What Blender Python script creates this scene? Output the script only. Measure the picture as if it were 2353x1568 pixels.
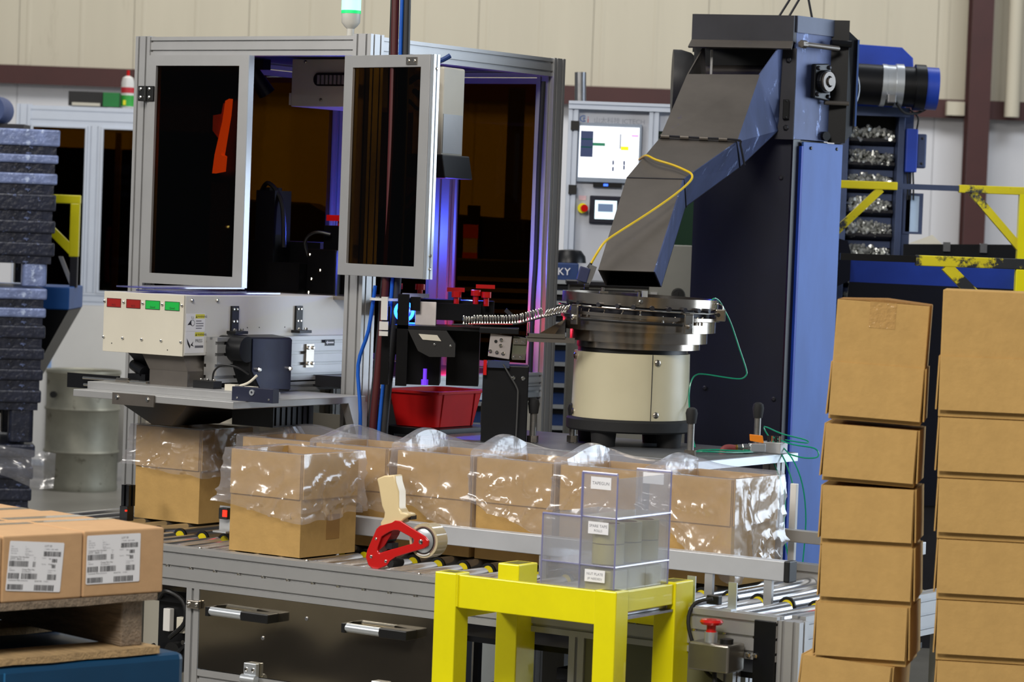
import bpy, math, random
from mathutils import Matrix, Vector, noise
random.seed(7)
sc = bpy.context.scene
for o in list(bpy.data.objects): bpy.data.objects.remove(o)
C = sc.collection
# ---------------------------------------------------------------- camera
cam = bpy.data.cameras.new('camera'); co = bpy.data.objects.new('camera', cam); C.objects.link(co)
cam.sensor_width = 36.0; cam.lens = 36.0 * 6800 / 2353; cam.clip_start = 0.1; cam.clip_end = 200
_th = math.atan(264 / 6800); _ro = math.radians(2.12)
_r0 = Vector((1, 0, 0)); _f0 = Vector((0, math.cos(_th), -math.sin(_th))); _u0 = Vector((0, math.sin(_th), math.cos(_th)))
_r = _r0 * math.cos(_ro) + _u0 * math.sin(_ro); _u = _u0 * math.cos(_ro) - _r0 * math.sin(_ro)
co.matrix_world = Matrix(((_r.x, _u.x, -_f0.x, 0), (_r.y, _u.y, -_f0.y, 0), (_r.z, _u.z, -_f0.z, 1.7), (0, 0, 0, 1)))
cam.dof.use_dof = True; cam.dof.focus_distance = 8.6; cam.dof.aperture_fstop = 8.5
sc.camera = co
# ---------------------------------------------------------------- light and exposure
sc.view_settings.view_transform = 'Standard'; sc.view_settings.look = 'None'
sc.view_settings.exposure = 0.0; sc.view_settings.gamma = 1.0; sc.view_settings.use_curve_mapping = False
w = bpy.data.worlds.new('hall'); sc.world = w; w.use_nodes = True
w.node_tree.nodes['Background'].inputs[0].default_value = (0.80, 0.88, 1.0, 1)
w.node_tree.nodes['Background'].inputs[1].default_value = 0.15
def area(name, loc, to, sx, sy, power, col=(1, 1, 1)):
    l = bpy.data.lights.new(name, 'AREA'); l.shape = 'RECTANGLE'; l.size = sx; l.size_y = sy; l.energy = power; l.color = col
    o = bpy.data.objects.new(name, l); C.objects.link(o); o.location = loc
    o.rotation_euler = (Vector(to) - Vector(loc)).to_track_quat('-Z', 'Y').to_euler(); return o
area('dock_door_daylight', (8.5, 11.0, 2.6), (-0.5, 8.6, 1.2), 5.0, 4.2, 430, (0.74, 0.86, 1.0))
area('high_bay_front', (-1.6, 1.0, 6.5), (-0.1, 8.0, 1.0), 3.0, 2.0, 540, (1.0, 0.95, 0.87))
area('left_highlight_lamp', (-6.5, 5.2, 4.6), (-0.3, 8.0, 1.0), 2.4, 1.2, 230, (1.0, 0.96, 0.9))  # added lamp without a known source, puts highlights on the bag fronts
area('high_bay_centre', (-2.0, 9.5, 7.5), (-1.0, 9.5, 0), 4.0, 3.0, 220, (1.0, 0.97, 0.92))
area('high_bay_rear', (-2.0, 17.5, 8.0), (-1.0, 24.0, 2.2), 10.0, 2.5, 420, (1.0, 0.96, 0.89))
area('high_bay_rear_right', (4.5, 16.5, 7.5), (2.0, 20.0, 1.6), 4.0, 2.0, 330, (0.9, 0.95, 1.0))
# ---------------------------------------------------------------- helpers
AL = math.radians(33.5)
ID = Matrix.Identity(4); MF = Matrix.Rotation(-AL, 4, 'Z')      # MF: the production line stands turned by 33.5 degrees
W2 = {}
def srgb(c):
    r = []
    for q in c[:3]:
        q = q / 255.0; r.append(q / 12.92 if q <= 0.04045 else ((q + 0.055) / 1.055) ** 2.4)
    return (r[0], r[1], r[2], 1)
class MB:
    def __init__(s, T=ID): s.v = []; s.f = []; s.T = T
    def add(s, vs, fs):
        n = len(s.v); s.v += [s.T @ Vector(p) for p in vs]; s.f += [tuple(i + n for i in q) for q in fs]; return s
    def box(s, x0, x1, y0, y1, z0, z1):
        return s.add([(x, y, z) for z in (z0, z1) for y in (y0, y1) for x in (x0, x1)],
                     [(0, 2, 3, 1), (4, 5, 7, 6), (0, 1, 5, 4), (2, 6, 7, 3), (0, 4, 6, 2), (1, 3, 7, 5)])
    def boxm(s, M, sx, sy, sz):
        t = s.T; s.T = t @ M; s.box(-sx / 2, sx / 2, -sy / 2, sy / 2, -sz / 2, sz / 2); s.T = t; return s
    def hexa(s, p):           # eight corners: bottom four (ccw), top four
        return s.add(p, [(3, 2, 1, 0), (4, 5, 6, 7), (0, 1, 5, 4), (1, 2, 6, 5), (2, 3, 7, 6), (3, 0, 4, 7)])
    def prism(s, a, b):       # two matching polygons
        n = len(a)
        return s.add(list(a) + list(b), [tuple(range(n - 1, -1, -1)), tuple(range(n, 2 * n))] + [(i, (i + 1) % n, n + (i + 1) % n, n + i) for i in range(n)])
    def plate(s, poly, d):    # polygon pushed along d
        d = Vector(d); return s.prism([Vector(p) for p in poly], [Vector(p) + d for p in poly])
    def ring(s, outer, inner, d):   # polygon ring (same count) pushed along d
        n = len(outer); d = Vector(d); o = [Vector(p) for p in outer]; i_ = [Vector(p) for p in inner]
        vs = o + i_ + [p + d for p in o] + [p + d for p in i_]; f = []
        for k in range(n):
            j = (k + 1) % n
            f += [(k, j, n + j, n + k), (2 * n + k, 3 * n + k, 3 * n + j, 2 * n + j), (k, 2 * n + k, 2 * n + j, j), (n + k, n + j, 3 * n + j, 3 * n + k)]
        return s.add(vs, f)
    def cyl(s, p0, p1, r0, r1=None, n=16, cap=True):
        p0 = Vector(p0); p1 = Vector(p1); r1 = r0 if r1 is None else r1
        a = (p1 - p0).normalized(); x = a.orthogonal().normalized(); y = a.cross(x); vs = []
        for p, r in ((p0, r0), (p1, r1)):
            vs += [p + x * (r * math.cos(2 * math.pi * k / n)) + y * (r * math.sin(2 * math.pi * k / n)) for k in range(n)]
        f = [(k, (k + 1) % n, n + (k + 1) % n, n + k) for k in range(n)]
        if cap: f += [tuple(range(n - 1, -1, -1)), tuple(range(n, 2 * n))]
        return s.add(vs, f)
    def pipe(s, p0, p1, ro, ri, n=24):
        p0 = Vector(p0); p1 = Vector(p1); a = (p1 - p0).normalized(); x = a.orthogonal().normalized(); y = a.cross(x)
        c = [(math.cos(2 * math.pi * k / n), math.sin(2 * math.pi * k / n)) for k in range(n)]
        return s.ring([p0 + x * (ro * i) + y * (ro * j) for i, j in c], [p0 + x * (ri * i) + y * (ri * j) for i, j in c], p1 - p0)
    def tube(s, pts, r, n=8, sub=4):
        P = [Vector(p) for p in pts]
        if sub > 1 and len(P) > 2:
            q = []
            for i in range(len(P) - 1):
                a = P[max(i - 1, 0)]; b = P[i]; c = P[i + 1]; d = P[min(i + 2, len(P) - 1)]
                for k in range(sub):
                    t = k / sub
                    q.append(0.5 * ((2 * b) + (c - a) * t + (2 * a - 5 * b + 4 * c - d) * t * t + (3 * b - a - 3 * c + d) * t ** 3))
            P = q + [P[-1]]
        vs = []; x = None
        for i, p in enumerate(P):
            a = (P[min(i + 1, len(P) - 1)] - P[max(i - 1, 0)]).normalized()
            x = a.orthogonal().normalized() if x is None else (x - a * x.dot(a)).normalized()
            y = a.cross(x)
            vs += [p + x * (r * math.cos(2 * math.pi * k / n)) + y * (r * math.sin(2 * math.pi * k / n)) for k in range(n)]
        f = [(i * n + k, i * n + (k + 1) % n, (i + 1) * n + (k + 1) % n, (i + 1) * n + k) for i in range(len(P) - 1) for k in range(n)]
        f += [tuple(range(n - 1, -1, -1)), tuple(range((len(P) - 1) * n, len(P) * n))]
        return s.add(vs, f)
    def lathe(s, c, prof, n=32):    # profile (r, z) round a vertical axis
        c = Vector(c); vs = [c + Vector((r * math.cos(2 * math.pi * k / n), r * math.sin(2 * math.pi * k / n), z)) for r, z in prof for k in range(n)]
        f = [(i * n + k, i * n + (k + 1) % n, (i + 1) * n + (k + 1) % n, (i + 1) * n + k) for i in range(len(prof) - 1) for k in range(n)]
        return s.add(vs, f)
    def rbox(s, x0, x1, y0, y1, z0, z1, r, n=4):   # vertical box with round corners in plan
        a = rr(x0, x1, y0, y1, r, n); return s.prism([(x, y, z0) for x, y in a], [(x, y, z1) for x, y in a])
    def extr(s, p0, p1, wv, hv, nw=1, nh=1, sl=0.0085, dp=0.008):   # slotted aluminium profile
        p0 = Vector(p0); p1 = Vector(p1); wv = Vector(wv); hv = Vector(hv); lw = wv.length; lh = hv.length; a = wv / lw; b = hv / lh; P = []
        def side(A, d, L, nrm, n):
            P.append(A)
            for i in range(n):
                m = (i + .5) * L / n
                P.extend([A + d * (m - sl / 2), A + d * (m - sl / 2) - nrm * dp, A + d * (m + sl / 2) - nrm * dp, A + d * (m + sl / 2)])
        c = p0 - wv / 2 - hv / 2
        side(c, a, lw, -b, nw); side(c + wv, b, lh, a, nh); side(c + wv + hv, -a, lw, b, nw); side(c + hv, -b, lh, -a, nh)
        return s.prism(P, [q + (p1 - p0) for q in P])
    def screw(s, p, d, r=0.005, h=0.004, n=8):
        p = Vector(p); d = Vector(d).normalized(); s.cyl(p, p + d * h * .6, r, r, n); return s.cyl(p + d * h * .6, p + d * h, r, r * .6, n)
    def text(s, t, o, xd, yd, size, align='LEFT'):
        cu = bpy.data.curves.new('t', 'FONT'); cu.body = t; cu.size = 1; cu.align_x = align; cu.resolution_u = 2
        ob = bpy.data.objects.new('t', cu); C.objects.link(ob); dg = bpy.context.evaluated_depsgraph_get()
        me = bpy.data.meshes.new_from_object(ob.evaluated_get(dg)); o = Vector(o); xd = Vector(xd) * size; yd = Vector(yd) * size
        s.add([o + xd * v.co.x + yd * v.co.y for v in me.vertices], [tuple(p.vertices) for p in me.polygons])
        bpy.data.objects.remove(ob); bpy.data.curves.remove(cu); bpy.data.meshes.remove(me); return s
    def quad(s, o, xd, yd, x0, x1, y0, y1):
        o = Vector(o); xd = Vector(xd); yd = Vector(yd)
        return s.add([o + xd * x + yd * y for x, y in ((x0, y0), (x1, y0), (x1, y1), (x0, y1))], [(0, 1, 2, 3)])
def rr(x0, x1, y0, y1, r, n=4):
    P = []
    for cx, cy, a0 in ((x1 - r, y1 - r, 0), (x0 + r, y1 - r, 90), (x0 + r, y0 + r, 180), (x1 - r, y0 + r, 270)):
        for k in range(n + 1):
            a = math.radians(a0 + 90 * k / n); P.append((cx + r * math.cos(a), cy + r * math.sin(a)))
    return P
def _mesh(name, vs, fs, m, smooth, bevel):
    me = bpy.data.meshes.new(name); me.from_pydata([tuple(v) for v in vs], [], fs); me.update()
    me.materials.append(m)
    if smooth:
        me.polygons.foreach_set('use_smooth', [True] * len(me.polygons)); me.set_sharp_from_angle(angle=math.radians(40))
    o = bpy.data.objects.new(name, me); C.objects.link(o)
    if bevel:
        b = o.modifiers.new('bevel', 'BEVEL'); b.width = bevel; b.segments = 2; b.limit_method = 'ANGLE'; b.angle_limit = math.radians(50)
    return o
def part(name, mb, m, parent, smooth=False, bevel=0, label=None, kind=None):
    W = W2[parent.name]; I = W.inverted()
    o = _mesh(name, [I @ v for v in mb.v], mb.f, m, smooth, bevel)
    o.parent = parent; W2[o.name] = W
    if label: o['label'] = label
    if kind: o['kind'] = kind
    return o
def tag(o, label, cat, group=None):
    o['label'] = label; o['category'] = cat
    if group: o['group'] = group
    return o
def thing(name, label, cat, loc, F=ID, group=None):
    o = bpy.data.objects.new(name, None); C.objects.link(o); o.empty_display_size = .05
    M = F.copy(); M.translation = F @ Vector(loc)
    o.location = M.translation; o.rotation_euler = M.to_euler(); W2[o.name] = M
    return tag(o, label, cat, group)
def solid(name, mb, m, label, cat, group=None, smooth=False, bevel=0, kind=None):
    xs = [v.x for v in mb.v]; ys = [v.y for v in mb.v]; zs = [v.z for v in mb.v]
    o0 = Vector(((min(xs) + max(xs)) / 2, (min(ys) + max(ys)) / 2, min(zs)))
    o = _mesh(name, [v - o0 for v in mb.v], mb.f, m, smooth, bevel); o.location = o0
    W2[o.name] = Matrix.Translation(o0)
    if kind: o['kind'] = kind
    if label: tag(o, label, cat, group)
    return o
def struct(name, mb, m, bevel=0):
    return solid(name, mb, m, None, None, kind='structure', bevel=bevel)
def copytree(src, par):
    for ch in list(src.children):
        c = ch.copy(); C.objects.link(c); c.parent = par; W2[c.name] = W2[par.name]; copytree(ch, c)
def dup(root, loc, F=ID, label=None, rz=0):
    r = root.copy(); C.objects.link(r); M = F @ Matrix.Rotation(rz, 4, 'Z'); M.translation = F @ Vector(loc)
    r.location = M.translation; r.rotation_euler = M.to_euler(); W2[r.name] = M
    if label: r['label'] = label
    copytree(root, r); return r
# ---------------------------------------------------------------- materials
def mat(name, col, rough=.5, metal=0.0, var=.08, scale=9.0, bump=0.0, spec=.5, stretch=None, coat=0.0, dirt=None, dthr=.6, bscale=None, bdet=4):
    m = bpy.data.materials.new(name); m.use_nodes = True; nt = m.node_tree; N = nt.nodes; L = nt.links; b = N['Principled BSDF']
    b.inputs['Roughness'].default_value = rough; b.inputs['Metallic'].default_value = metal
    b.inputs['Specular IOR Level'].default_value = spec; b.inputs['Coat Weight'].default_value = coat
    c = srgb(col); tc = N.new('ShaderNodeTexCoord'); src = tc.outputs['Object']
    if stretch:
        mp = N.new('ShaderNodeMapping'); mp.inputs['Scale'].default_value = stretch; L.new(src, mp.inputs[0]); src = mp.outputs[0]
    nz = N.new('ShaderNodeTexNoise'); nz.inputs['Scale'].default_value = scale; nz.inputs['Detail'].default_value = 5; nz.inputs['Roughness'].default_value = .62
    L.new(src, nz.inputs['Vector'])
    rp = N.new('ShaderNodeValToRGB'); L.new(nz.outputs['Fac'], rp.inputs[0])
    rp.color_ramp.elements[0].position = .3; rp.color_ramp.elements[1].position = .72
    rp.color_ramp.elements[0].color = tuple(q * (1 - var) for q in c[:3]) + (1,); rp.color_ramp.elements[1].color = tuple(min(1, q * (1 + var)) for q in c[:3]) + (1,)
    out = rp.outputs[0]
    if dirt:
        n2 = N.new('ShaderNodeTexNoise'); n2.inputs['Scale'].default_value = scale * 1.7; n2.inputs['Detail'].default_value = 8; n2.inputs['Roughness'].default_value = .7
        L.new(src, n2.inputs['Vector']); r2 = N.new('ShaderNodeValToRGB'); L.new(n2.outputs['Fac'], r2.inputs[0])
        r2.color_ramp.elements[0].position = dthr; r2.color_ramp.elements[1].position = dthr + .06
        mx = N.new('ShaderNodeMix'); mx.data_type = 'RGBA'; L.new(r2.outputs[0], mx.inputs[0]); L.new(out, mx.inputs[6]); mx.inputs[7].default_value = srgb(dirt); out = mx.outputs[2]
    L.new(out, b.inputs['Base Color'])
    if bump:
        bn = N.new('ShaderNodeBump'); bn.inputs['Strength'].default_value = bump; bn.inputs['Distance'].default_value = .01
        nb = N.new('ShaderNodeTexNoise'); nb.inputs['Scale'].default_value = bscale or scale * 3; nb.inputs['Detail'].default_value = bdet; L.new(src, nb.inputs['Vector'])
        L.new(nb.outputs['Fac'], bn.inputs['Height']); L.new(bn.outputs[0], b.inputs['Normal'])
    return m
def emit(name, col, s):
    m = bpy.data.materials.new(name); m.use_nodes = True; b = m.node_tree.nodes['Principled BSDF']; c = srgb(col)
    b.inputs['Base Color'].default_value = c; b.inputs['Emission Color'].default_value = c; b.inputs['Emission Strength'].default_value = s; return m
def clear(name, tint, gloss=.1, rough=.05, haze=0.0, hazecol=(1, 1, 1), edge=.6, bump=0, bscale=20):
    m = bpy.data.materials.new(name); m.use_nodes = True; nt = m.node_tree; N = nt.nodes; L = nt.links; N.remove(N['Principled BSDF'])
    tr = N.new('ShaderNodeBsdfTransparent'); tr.inputs[0].default_value = (*tint, 1)
    gl = N.new('ShaderNodeBsdfGlossy'); gl.inputs['Roughness'].default_value = rough; gl.inputs[0].default_value = (1, 1, 1, 1)
    lw = N.new('ShaderNodeLayerWeight'); lw.inputs[0].default_value = .5
    pw = N.new('ShaderNodeMath'); pw.operation = 'POWER'; L.new(lw.outputs['Facing'], pw.inputs[0]); pw.inputs[1].default_value = 3.0
    ma = N.new('ShaderNodeMath'); ma.operation = 'MULTIPLY_ADD'; L.new(pw.outputs[0], ma.inputs[0]); ma.inputs[1].default_value = edge; ma.inputs[2].default_value = gloss; ma.use_clamp = True
    base = tr.outputs[0]
    if haze:
        df = N.new('ShaderNodeBsdfDiffuse'); df.inputs[0].default_value = (*hazecol, 1); tl = N.new('ShaderNodeBsdfTranslucent'); tl.inputs[0].default_value = (*hazecol, 1)
        m0 = N.new('ShaderNodeMixShader'); m0.inputs[0].default_value = .5; L.new(df.outputs[0], m0.inputs[1]); L.new(tl.outputs[0], m0.inputs[2])
        m1 = N.new('ShaderNodeMixShader'); m1.inputs[0].default_value = haze; L.new(tr.outputs[0], m1.inputs[1]); L.new(m0.outputs[0], m1.inputs[2]); base = m1.outputs[0]
    mx = N.new('ShaderNodeMixShader'); L.new(ma.outputs[0], mx.inputs[0]); L.new(base, mx.inputs[1]); L.new(gl.outputs[0], mx.inputs[2])
    if bump:
        bn = N.new('ShaderNodeBump'); bn.inputs['Strength'].default_value = bump; bn.inputs['Distance'].default_value = .01; tc = N.new('ShaderNodeTexCoord')
        nb = N.new('ShaderNodeTexNoise'); nb.inputs['Scale'].default_value = bscale; nb.inputs['Detail'].default_value = 2; L.new(tc.outputs['Object'], nb.inputs['Vector'])
        L.new(nb.outputs['Fac'], bn.inputs['Height']); L.new(bn.outputs[0], gl.inputs['Normal'])
    L.new(mx.outputs[0], N['Material Output'].inputs[0]); return m
M_ = {}
ALU = mat('anodised_aluminium', (176, 176, 176), .42, .55, .05, 6)
ALUW = mat('bright_aluminium', (205, 210, 215), .3, .7, .04, 6)
STEEL = mat('brushed_steel', (165, 158, 148), .26, .95, .12, 14, stretch=(1, 1, 6))
GALV = mat('galvanised_steel', (150, 150, 152), .34, .9, .15, 16)
CHROME = mat('polished_screw_steel', (215, 212, 205), .15, 1.0, .03, 10)
BLACK = mat('black_plastic', (12, 12, 13), .42, 0, .2, 10)
BLACKM = mat('black_painted_metal', (10, 11, 15), .38, .1, .2, 10, spec=.4)
RUBBER = mat('black_rubber', (22, 22, 23), .75)
CREAM = mat('cream_enamel', (206, 200, 184), .4, 0, .04, 5, dirt=(150, 142, 126), dthr=.72)
WHITE = mat('white_enamel', (214, 212, 208), .35, 0, .03, 4)
CARD = mat('corrugated_cardboard', (186, 150, 92), .82, 0, .06, 22, bump=.12, spec=.2, bscale=60)
CARDD = mat('cardboard_cut_edge', (150, 112, 66), .9, 0, .2, 120, spec=.1)
PAPER = mat('white_label_paper', (236, 236, 240), .6, 0, .01)
INK = mat('black_print', (24, 22, 30), .7)
INKG = mat('grey_print', (110, 110, 120), .7)
YEL = mat('yellow_gloss_paint', (234, 224, 0), .38, 0, .05, 7, dirt=(176, 166, 20), dthr=.72, coat=.2)
YELW = mat('worn_yellow_paint', (220, 205, 20), .5, 0, .1, 5, dirt=(48, 52, 62), dthr=.53)
RED = mat('red_plastic', (196, 4, 4), .6, 0, .1, 6, spec=.25)
REDG = mat('red_enamel', (196, 18, 18), .22, 0, .05, 8, coat=.5)
BLUEP = mat('blue_machine_paint', (34, 66, 170), .4, .05, .15, 6)
NAVY = mat('navy_paint_and_shade', (7, 12, 34), .42, .1, .35, 3)
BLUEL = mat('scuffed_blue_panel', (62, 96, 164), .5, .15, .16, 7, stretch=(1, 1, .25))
SCUFF = mat('scuffed_blue_steel', (62, 74, 112), .46, .3, .3, 9, dirt=(150, 170, 220), dthr=.6, stretch=(1, 1, .4))
GUNM = mat('weathered_sheet_steel', (112, 106, 100), .42, .65, .16, 5, dirt=(96, 92, 120), dthr=.64)
DARKS = mat('dark_sheet_steel', (44, 44, 50), .45, .5, .2, 5)
CONC = mat('polished_concrete', (128, 124, 116), .35, 0, .18, 1.5)
WALLC = mat('cream_wall_panel', (200, 192, 172), .7, 0, .05, 2.5, stretch=(1, 1, .12), dirt=(188, 180, 160), dthr=.62)
WALLW = mat('white_liner_panel', (214, 214, 218), .6, 0, .04, 2, stretch=(1, 1, .2))
BROWN = mat('brown_primer_steel', (66, 28, 26), .55, 0, .12, 4)
AMBER = clear('smoked_amber_acrylic', (.21, .125, .02), gloss=.006, rough=.03, edge=.25)
FILM = clear('clear_polythene', (.95, .95, .965), gloss=.085, rough=.2, haze=.16, hazecol=(.93, .93, 1.0), bump=.3, bscale=24)
ACRY = clear('hazed_clear_acrylic', (.93, .935, .95), gloss=.07, rough=.1, haze=.2, hazecol=(.72, .71, .74))
ACRYE = clear('acrylic_edge', (.55, .55, .78), gloss=.12, rough=.1, haze=.4, hazecol=(.72, .72, .95))
VIOLET = clear('violet_tinted_acrylic', (.35, .34, .62), gloss=.12, rough=.08, haze=.15, hazecol=(.5, .5, .9))
TAPE = mat('clear_packing_tape', (196, 180, 148), .12, 0, .05, 12, coat=.5)
# ================================================================ THE SETTING
struct('floor', MB().box(-16, 16, -4, 26, -.1, 0), CONC)
wb = struct('wall_back', MB().box(-13, 13, 24.12, 24.3, 0, 9.5), WALLC)
p = None
for i in range(-8, 9):
    x = i * .93 + .1
    m = MB().box(x - .463, x + .463, 24.06, 24.12, 2.79, 9.5)
    for dx in (-.41, .02): m.prism([(x + dx, 24.06, 2.79), (x + dx + .012, 24.056, 2.79), (x + dx + .03, 24.056, 2.79), (x + dx + .042, 24.06, 2.79)], [(x + dx, 24.06, 9.5), (x + dx + .012, 24.056, 9.5), (x + dx + .03, 24.056, 9.5), (x + dx + .042, 24.06, 9.5)])
    o = part('wall_panel', m, WALLC, wb)
    o = part('liner_panel', MB().box(x - .463, x + .463, 24.05, 24.12, 0.05, 2.79), WALLW, wb)
struct('wall_front', MB().box(-13, 13, -7.2, -7, 0, 6).box(-13, 13, -7.0, -6.97, 0, .2), WALLC)
for i, x in enumerate((-7.5, -3.6, 1.2, 5.0)): struct('door_%d' % (i + 1), MB().box(x, x + 2.2, -6.98, -6.93, 0, 3.4 + .3 * i), NAVY)  # dark doors added behind the camera, only for the polished panel to reflect
struct('trim_1', MB().box(-12, 12, 23.9, 24.05, 2.735, 2.85).box(-12, 12, 23.9, 23.915, 2.70, 2.735), BROWN)
m = MB().box(3.565, 3.735, 23.62, 23.64, 0, 9.4).box(3.64, 3.66, 23.64, 23.84, 0, 9.4).box(3.565, 3.735, 23.84, 23.86, 0, 9.4)
struct('trim_2', m, BROWN)
struct('trim_3', MB().cyl((3.93, 23.75, 2.72), (3.93, 23.75, 9.4), .06, n=20), WALLC)
solid('wall_bracket', MB().box(3.42, 3.56, 23.8, 23.9, 2.72, 2.83), WALLC, 'cream bracket on the brown wall girt left of the brown column', 'bracket')
# ================================================================ ROLLER CONVEYOR
cv = thing('roller_conveyor', 'long two-lane roller conveyor with aluminium frame carrying the bagged cartons', 'conveyor', (-4.9, 6.9, 0), MF)
U0, U1 = -6.35, -3.455
F = MF
part('frame_rail', MB(F).extr((U0, 6.48, .70), (U1 - .004, 6.48, .70), (0, .04, 0), (0, 0, .112), 1, 3, .007), ALU, cv)
part('frame_rail', MB(F).extr((U0, 7.37, .715), (U1 - .1, 7.37, .715), (0, .04, 0), (0, 0, .14), 1, 3, .007), ALU, cv)
part('frame_rail', MB(F).extr((U1 + .02, 6.53, .70), (U1 + .02, 7.36, .70), (.04, 0, 0), (0, 0, .112), 1, 3, .007), ALU, cv)
part('centre_beam', MB(F).box(U0, U1, 6.81, 6.88, .60, .700), DARKS, cv)
part('drip_tray', MB(F).box(U0 + .02, U1 - .03, 6.5, 7.35, .59, .605), BLACKM, cv)
# rollers
rol = None; ear = None
x = U0 + .05; n = 0
R = .024
def roller(u, v0, v1, cap):
    r = part('roller', MB(F).cyl((u, v0, .726), (u, v1, .726), R, n=20), GALV if not cap else STEEL, cv, smooth=True)
    if cap:
        q = part('end_cap', MB(F).cyl((u, v0 - .004, .726), (u, v0, .726), R * .8, n=16), YELCAP, r); q2 = part('rim', MB(F).pipe((u, v0 - .005, .726), (u, v0 + .002, .726), R + .001, R * .74, 20), BLACK, r)
    return r
YELCAP = mat('yellow_bearing_cap', (220, 200, 20), .4)
ROLM = mat('zinc_roller', (190, 192, 196), .2, .92, .06, 12)
GALV2 = GALV; GALV = ROLM; STEEL0 = STEEL; STEEL = ROLM
while x < U1 - .03:
    roller(x, 6.503, 6.80, False); roller(x + .043, 6.895, 7.345, True); x += .0865
GALV = GALV2; STEEL = STEEL0
# screws along the middle slot of the front rail
k = -5.425
for i in range(-6, 23):
    u = k + .0865 * i
    if U0 < u < U1: part('screw', MB(F).screw((u, 6.466, .7), (0, -1, 0), .0055, .006), CHROME, cv)
for i in range(5):
    u = -5.32 + .38 * i; part('screw', MB(F).screw((u, 6.48, .756), (0, 0, 1), .006, .004), CHROME, cv)
# guide rails
gr = part('guide_rail', MB(F).box(-5.22, -3.672, 6.885, 6.925, .79, .843), mat('painted_guide_rail', (186, 188, 192), .4, .25, .04), cv, bevel=.002)
part('end_cap', MB(F).box(-3.672, -3.655, 6.883, 6.927, .788, .845), BLACK, gr, bevel=.003)
for u in (-5.0, -4.43, -3.9, -3.72): part('guide_bracket', MB(F).box(u - .012, u + .012, 6.888, 6.9, .70, .79), ALU, cv)
part('rear_guide_rail', MB(F).box(-5.7, -3.50, 7.352, 7.382, .842, .877), ALU, cv, bevel=.002)
for u in (-5.4, -4.6, -3.95, -3.55): part('guide_bracket', MB(F).box(u - .012, u + .012, 7.36, 7.374, .785, .842), ALU, cv)
# legs and lower frame
for u in (-6.30, -5.325, -4.042, -3.60):
    part('leg', MB(F).extr((u, 6.48, 0), (u, 6.48, .644), (.046, 0, 0), (0, .04, 0), 1, 1), ALU, cv)
part('leg', MB(F).extr((-3.428, 6.49, 0), (-3.428, 6.49, .748), (.06, 0, 0), (0, .05, 0), 2, 1), ALU, cv)
for u in (-6.3, -5.3, -4.04, -3.43): part('leg', MB(F).extr((u, 7.35, 0), (u, 7.35, .644), (.045, 0, 0), (0, .04, 0)), ALU, cv)
part('cross_rail', MB(F).extr((-5.30, 6.48, .395), (-4.065, 6.48, .395), (0, .04, 0), (0, 0, .045), 1, 1), ALU, cv)
part('cross_rail', MB(F).extr((-4.02, 6.48, .395), (-3.46, 6.48, .395), (0, .04, 0), (0, 0, .045), 1, 1), ALU, cv)
part('corner_cover', MB(F).box(-3.52, -3.46, 6.455, 6.475, .52, .745), BLACKM, cv, bevel=.002)
MIRR = mat('mirror_stainless_panel', (170, 160, 142), .1, .97, .12, 3, bump=.8, bscale=3.2, bdet=.6)
PANG = mat('grey_green_panel', (112, 112, 92), .3, .3, .08, 4)
pn = part('drop_panel', MB(F).box(-5.300, -4.425, 6.462, 6.466, .42, .643), MIRR, cv, label='mirror-bright stainless panel with two bar handles')
part('side_panel', MB(F).box(-4.018, -3.624, 6.466, 6.472, .1, .643), PANG, cv)
for u0, u1, z in ((-5.24, -5.017, .592), (-4.765, -4.548, .596)):
    h = part('handle', MB(F).cyl((u0 + .012, 6.425, z + .001), (u0 + .125, 6.425, z), .0125, n=14), ALUW, pn, smooth=True)
    for a, b in ((u0, u0 + .013), (u0 + .125, u1)):
        # black angled ends
        part('handle_end', MB(F).prism([(a, 6.413, z - .013), (b, 6.413, z - .013), (b, 6.437, z - .013), (b if a > u0 + .05 else a + .002, 6.463, z - .013), (a if a < u0 + .05 else b - .03, 6.463, z - .013), (a, 6.44, z - .013)],
             [(a, 6.413, z + .013), (b, 6.413, z + .013), (b, 6.437, z + .013), (b if a > u0 + .05 else a + .002, 6.463, z + .013), (a if a < u0 + .05 else b - .03, 6.463, z + .013), (a, 6.44, z + .013)]), BLACK, pn, bevel=.003)
for u, z in ((-5.315, .60),):
    h = part('latch', MB(F).box(u - .022, u + .022, 6.448, 6.462, z - .012, z + .012), STEEL, cv, bevel=.003)
    for du in (-.014, .014): part('screw', MB(F).screw((u + du, 6.448, z), (0, -1, 0), .006, .006), CHROME, h)
for u in (-5.10, -4.66):
    h = part('hinge', MB(F).box(u - .022, u + .022, 6.445, 6.461, .385, .458).cyl((u - .026, 6.443, .415), (u + .026, 6.443, .415), .012, n=14), ALUW, cv, bevel=.002)
    for du in (-.012, .012):
        for z in (.44, .39): part('screw', MB(F).screw((u + du, 6.445, z), (0, -1, 0), .006, .004), CHROME, h)
for u, z in ((-4.92, .60), (-5.07, .53)): part('screw', MB(F).screw((u, 6.462, z), (0, -1, 0), .006, .003), GALV, pn)
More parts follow.
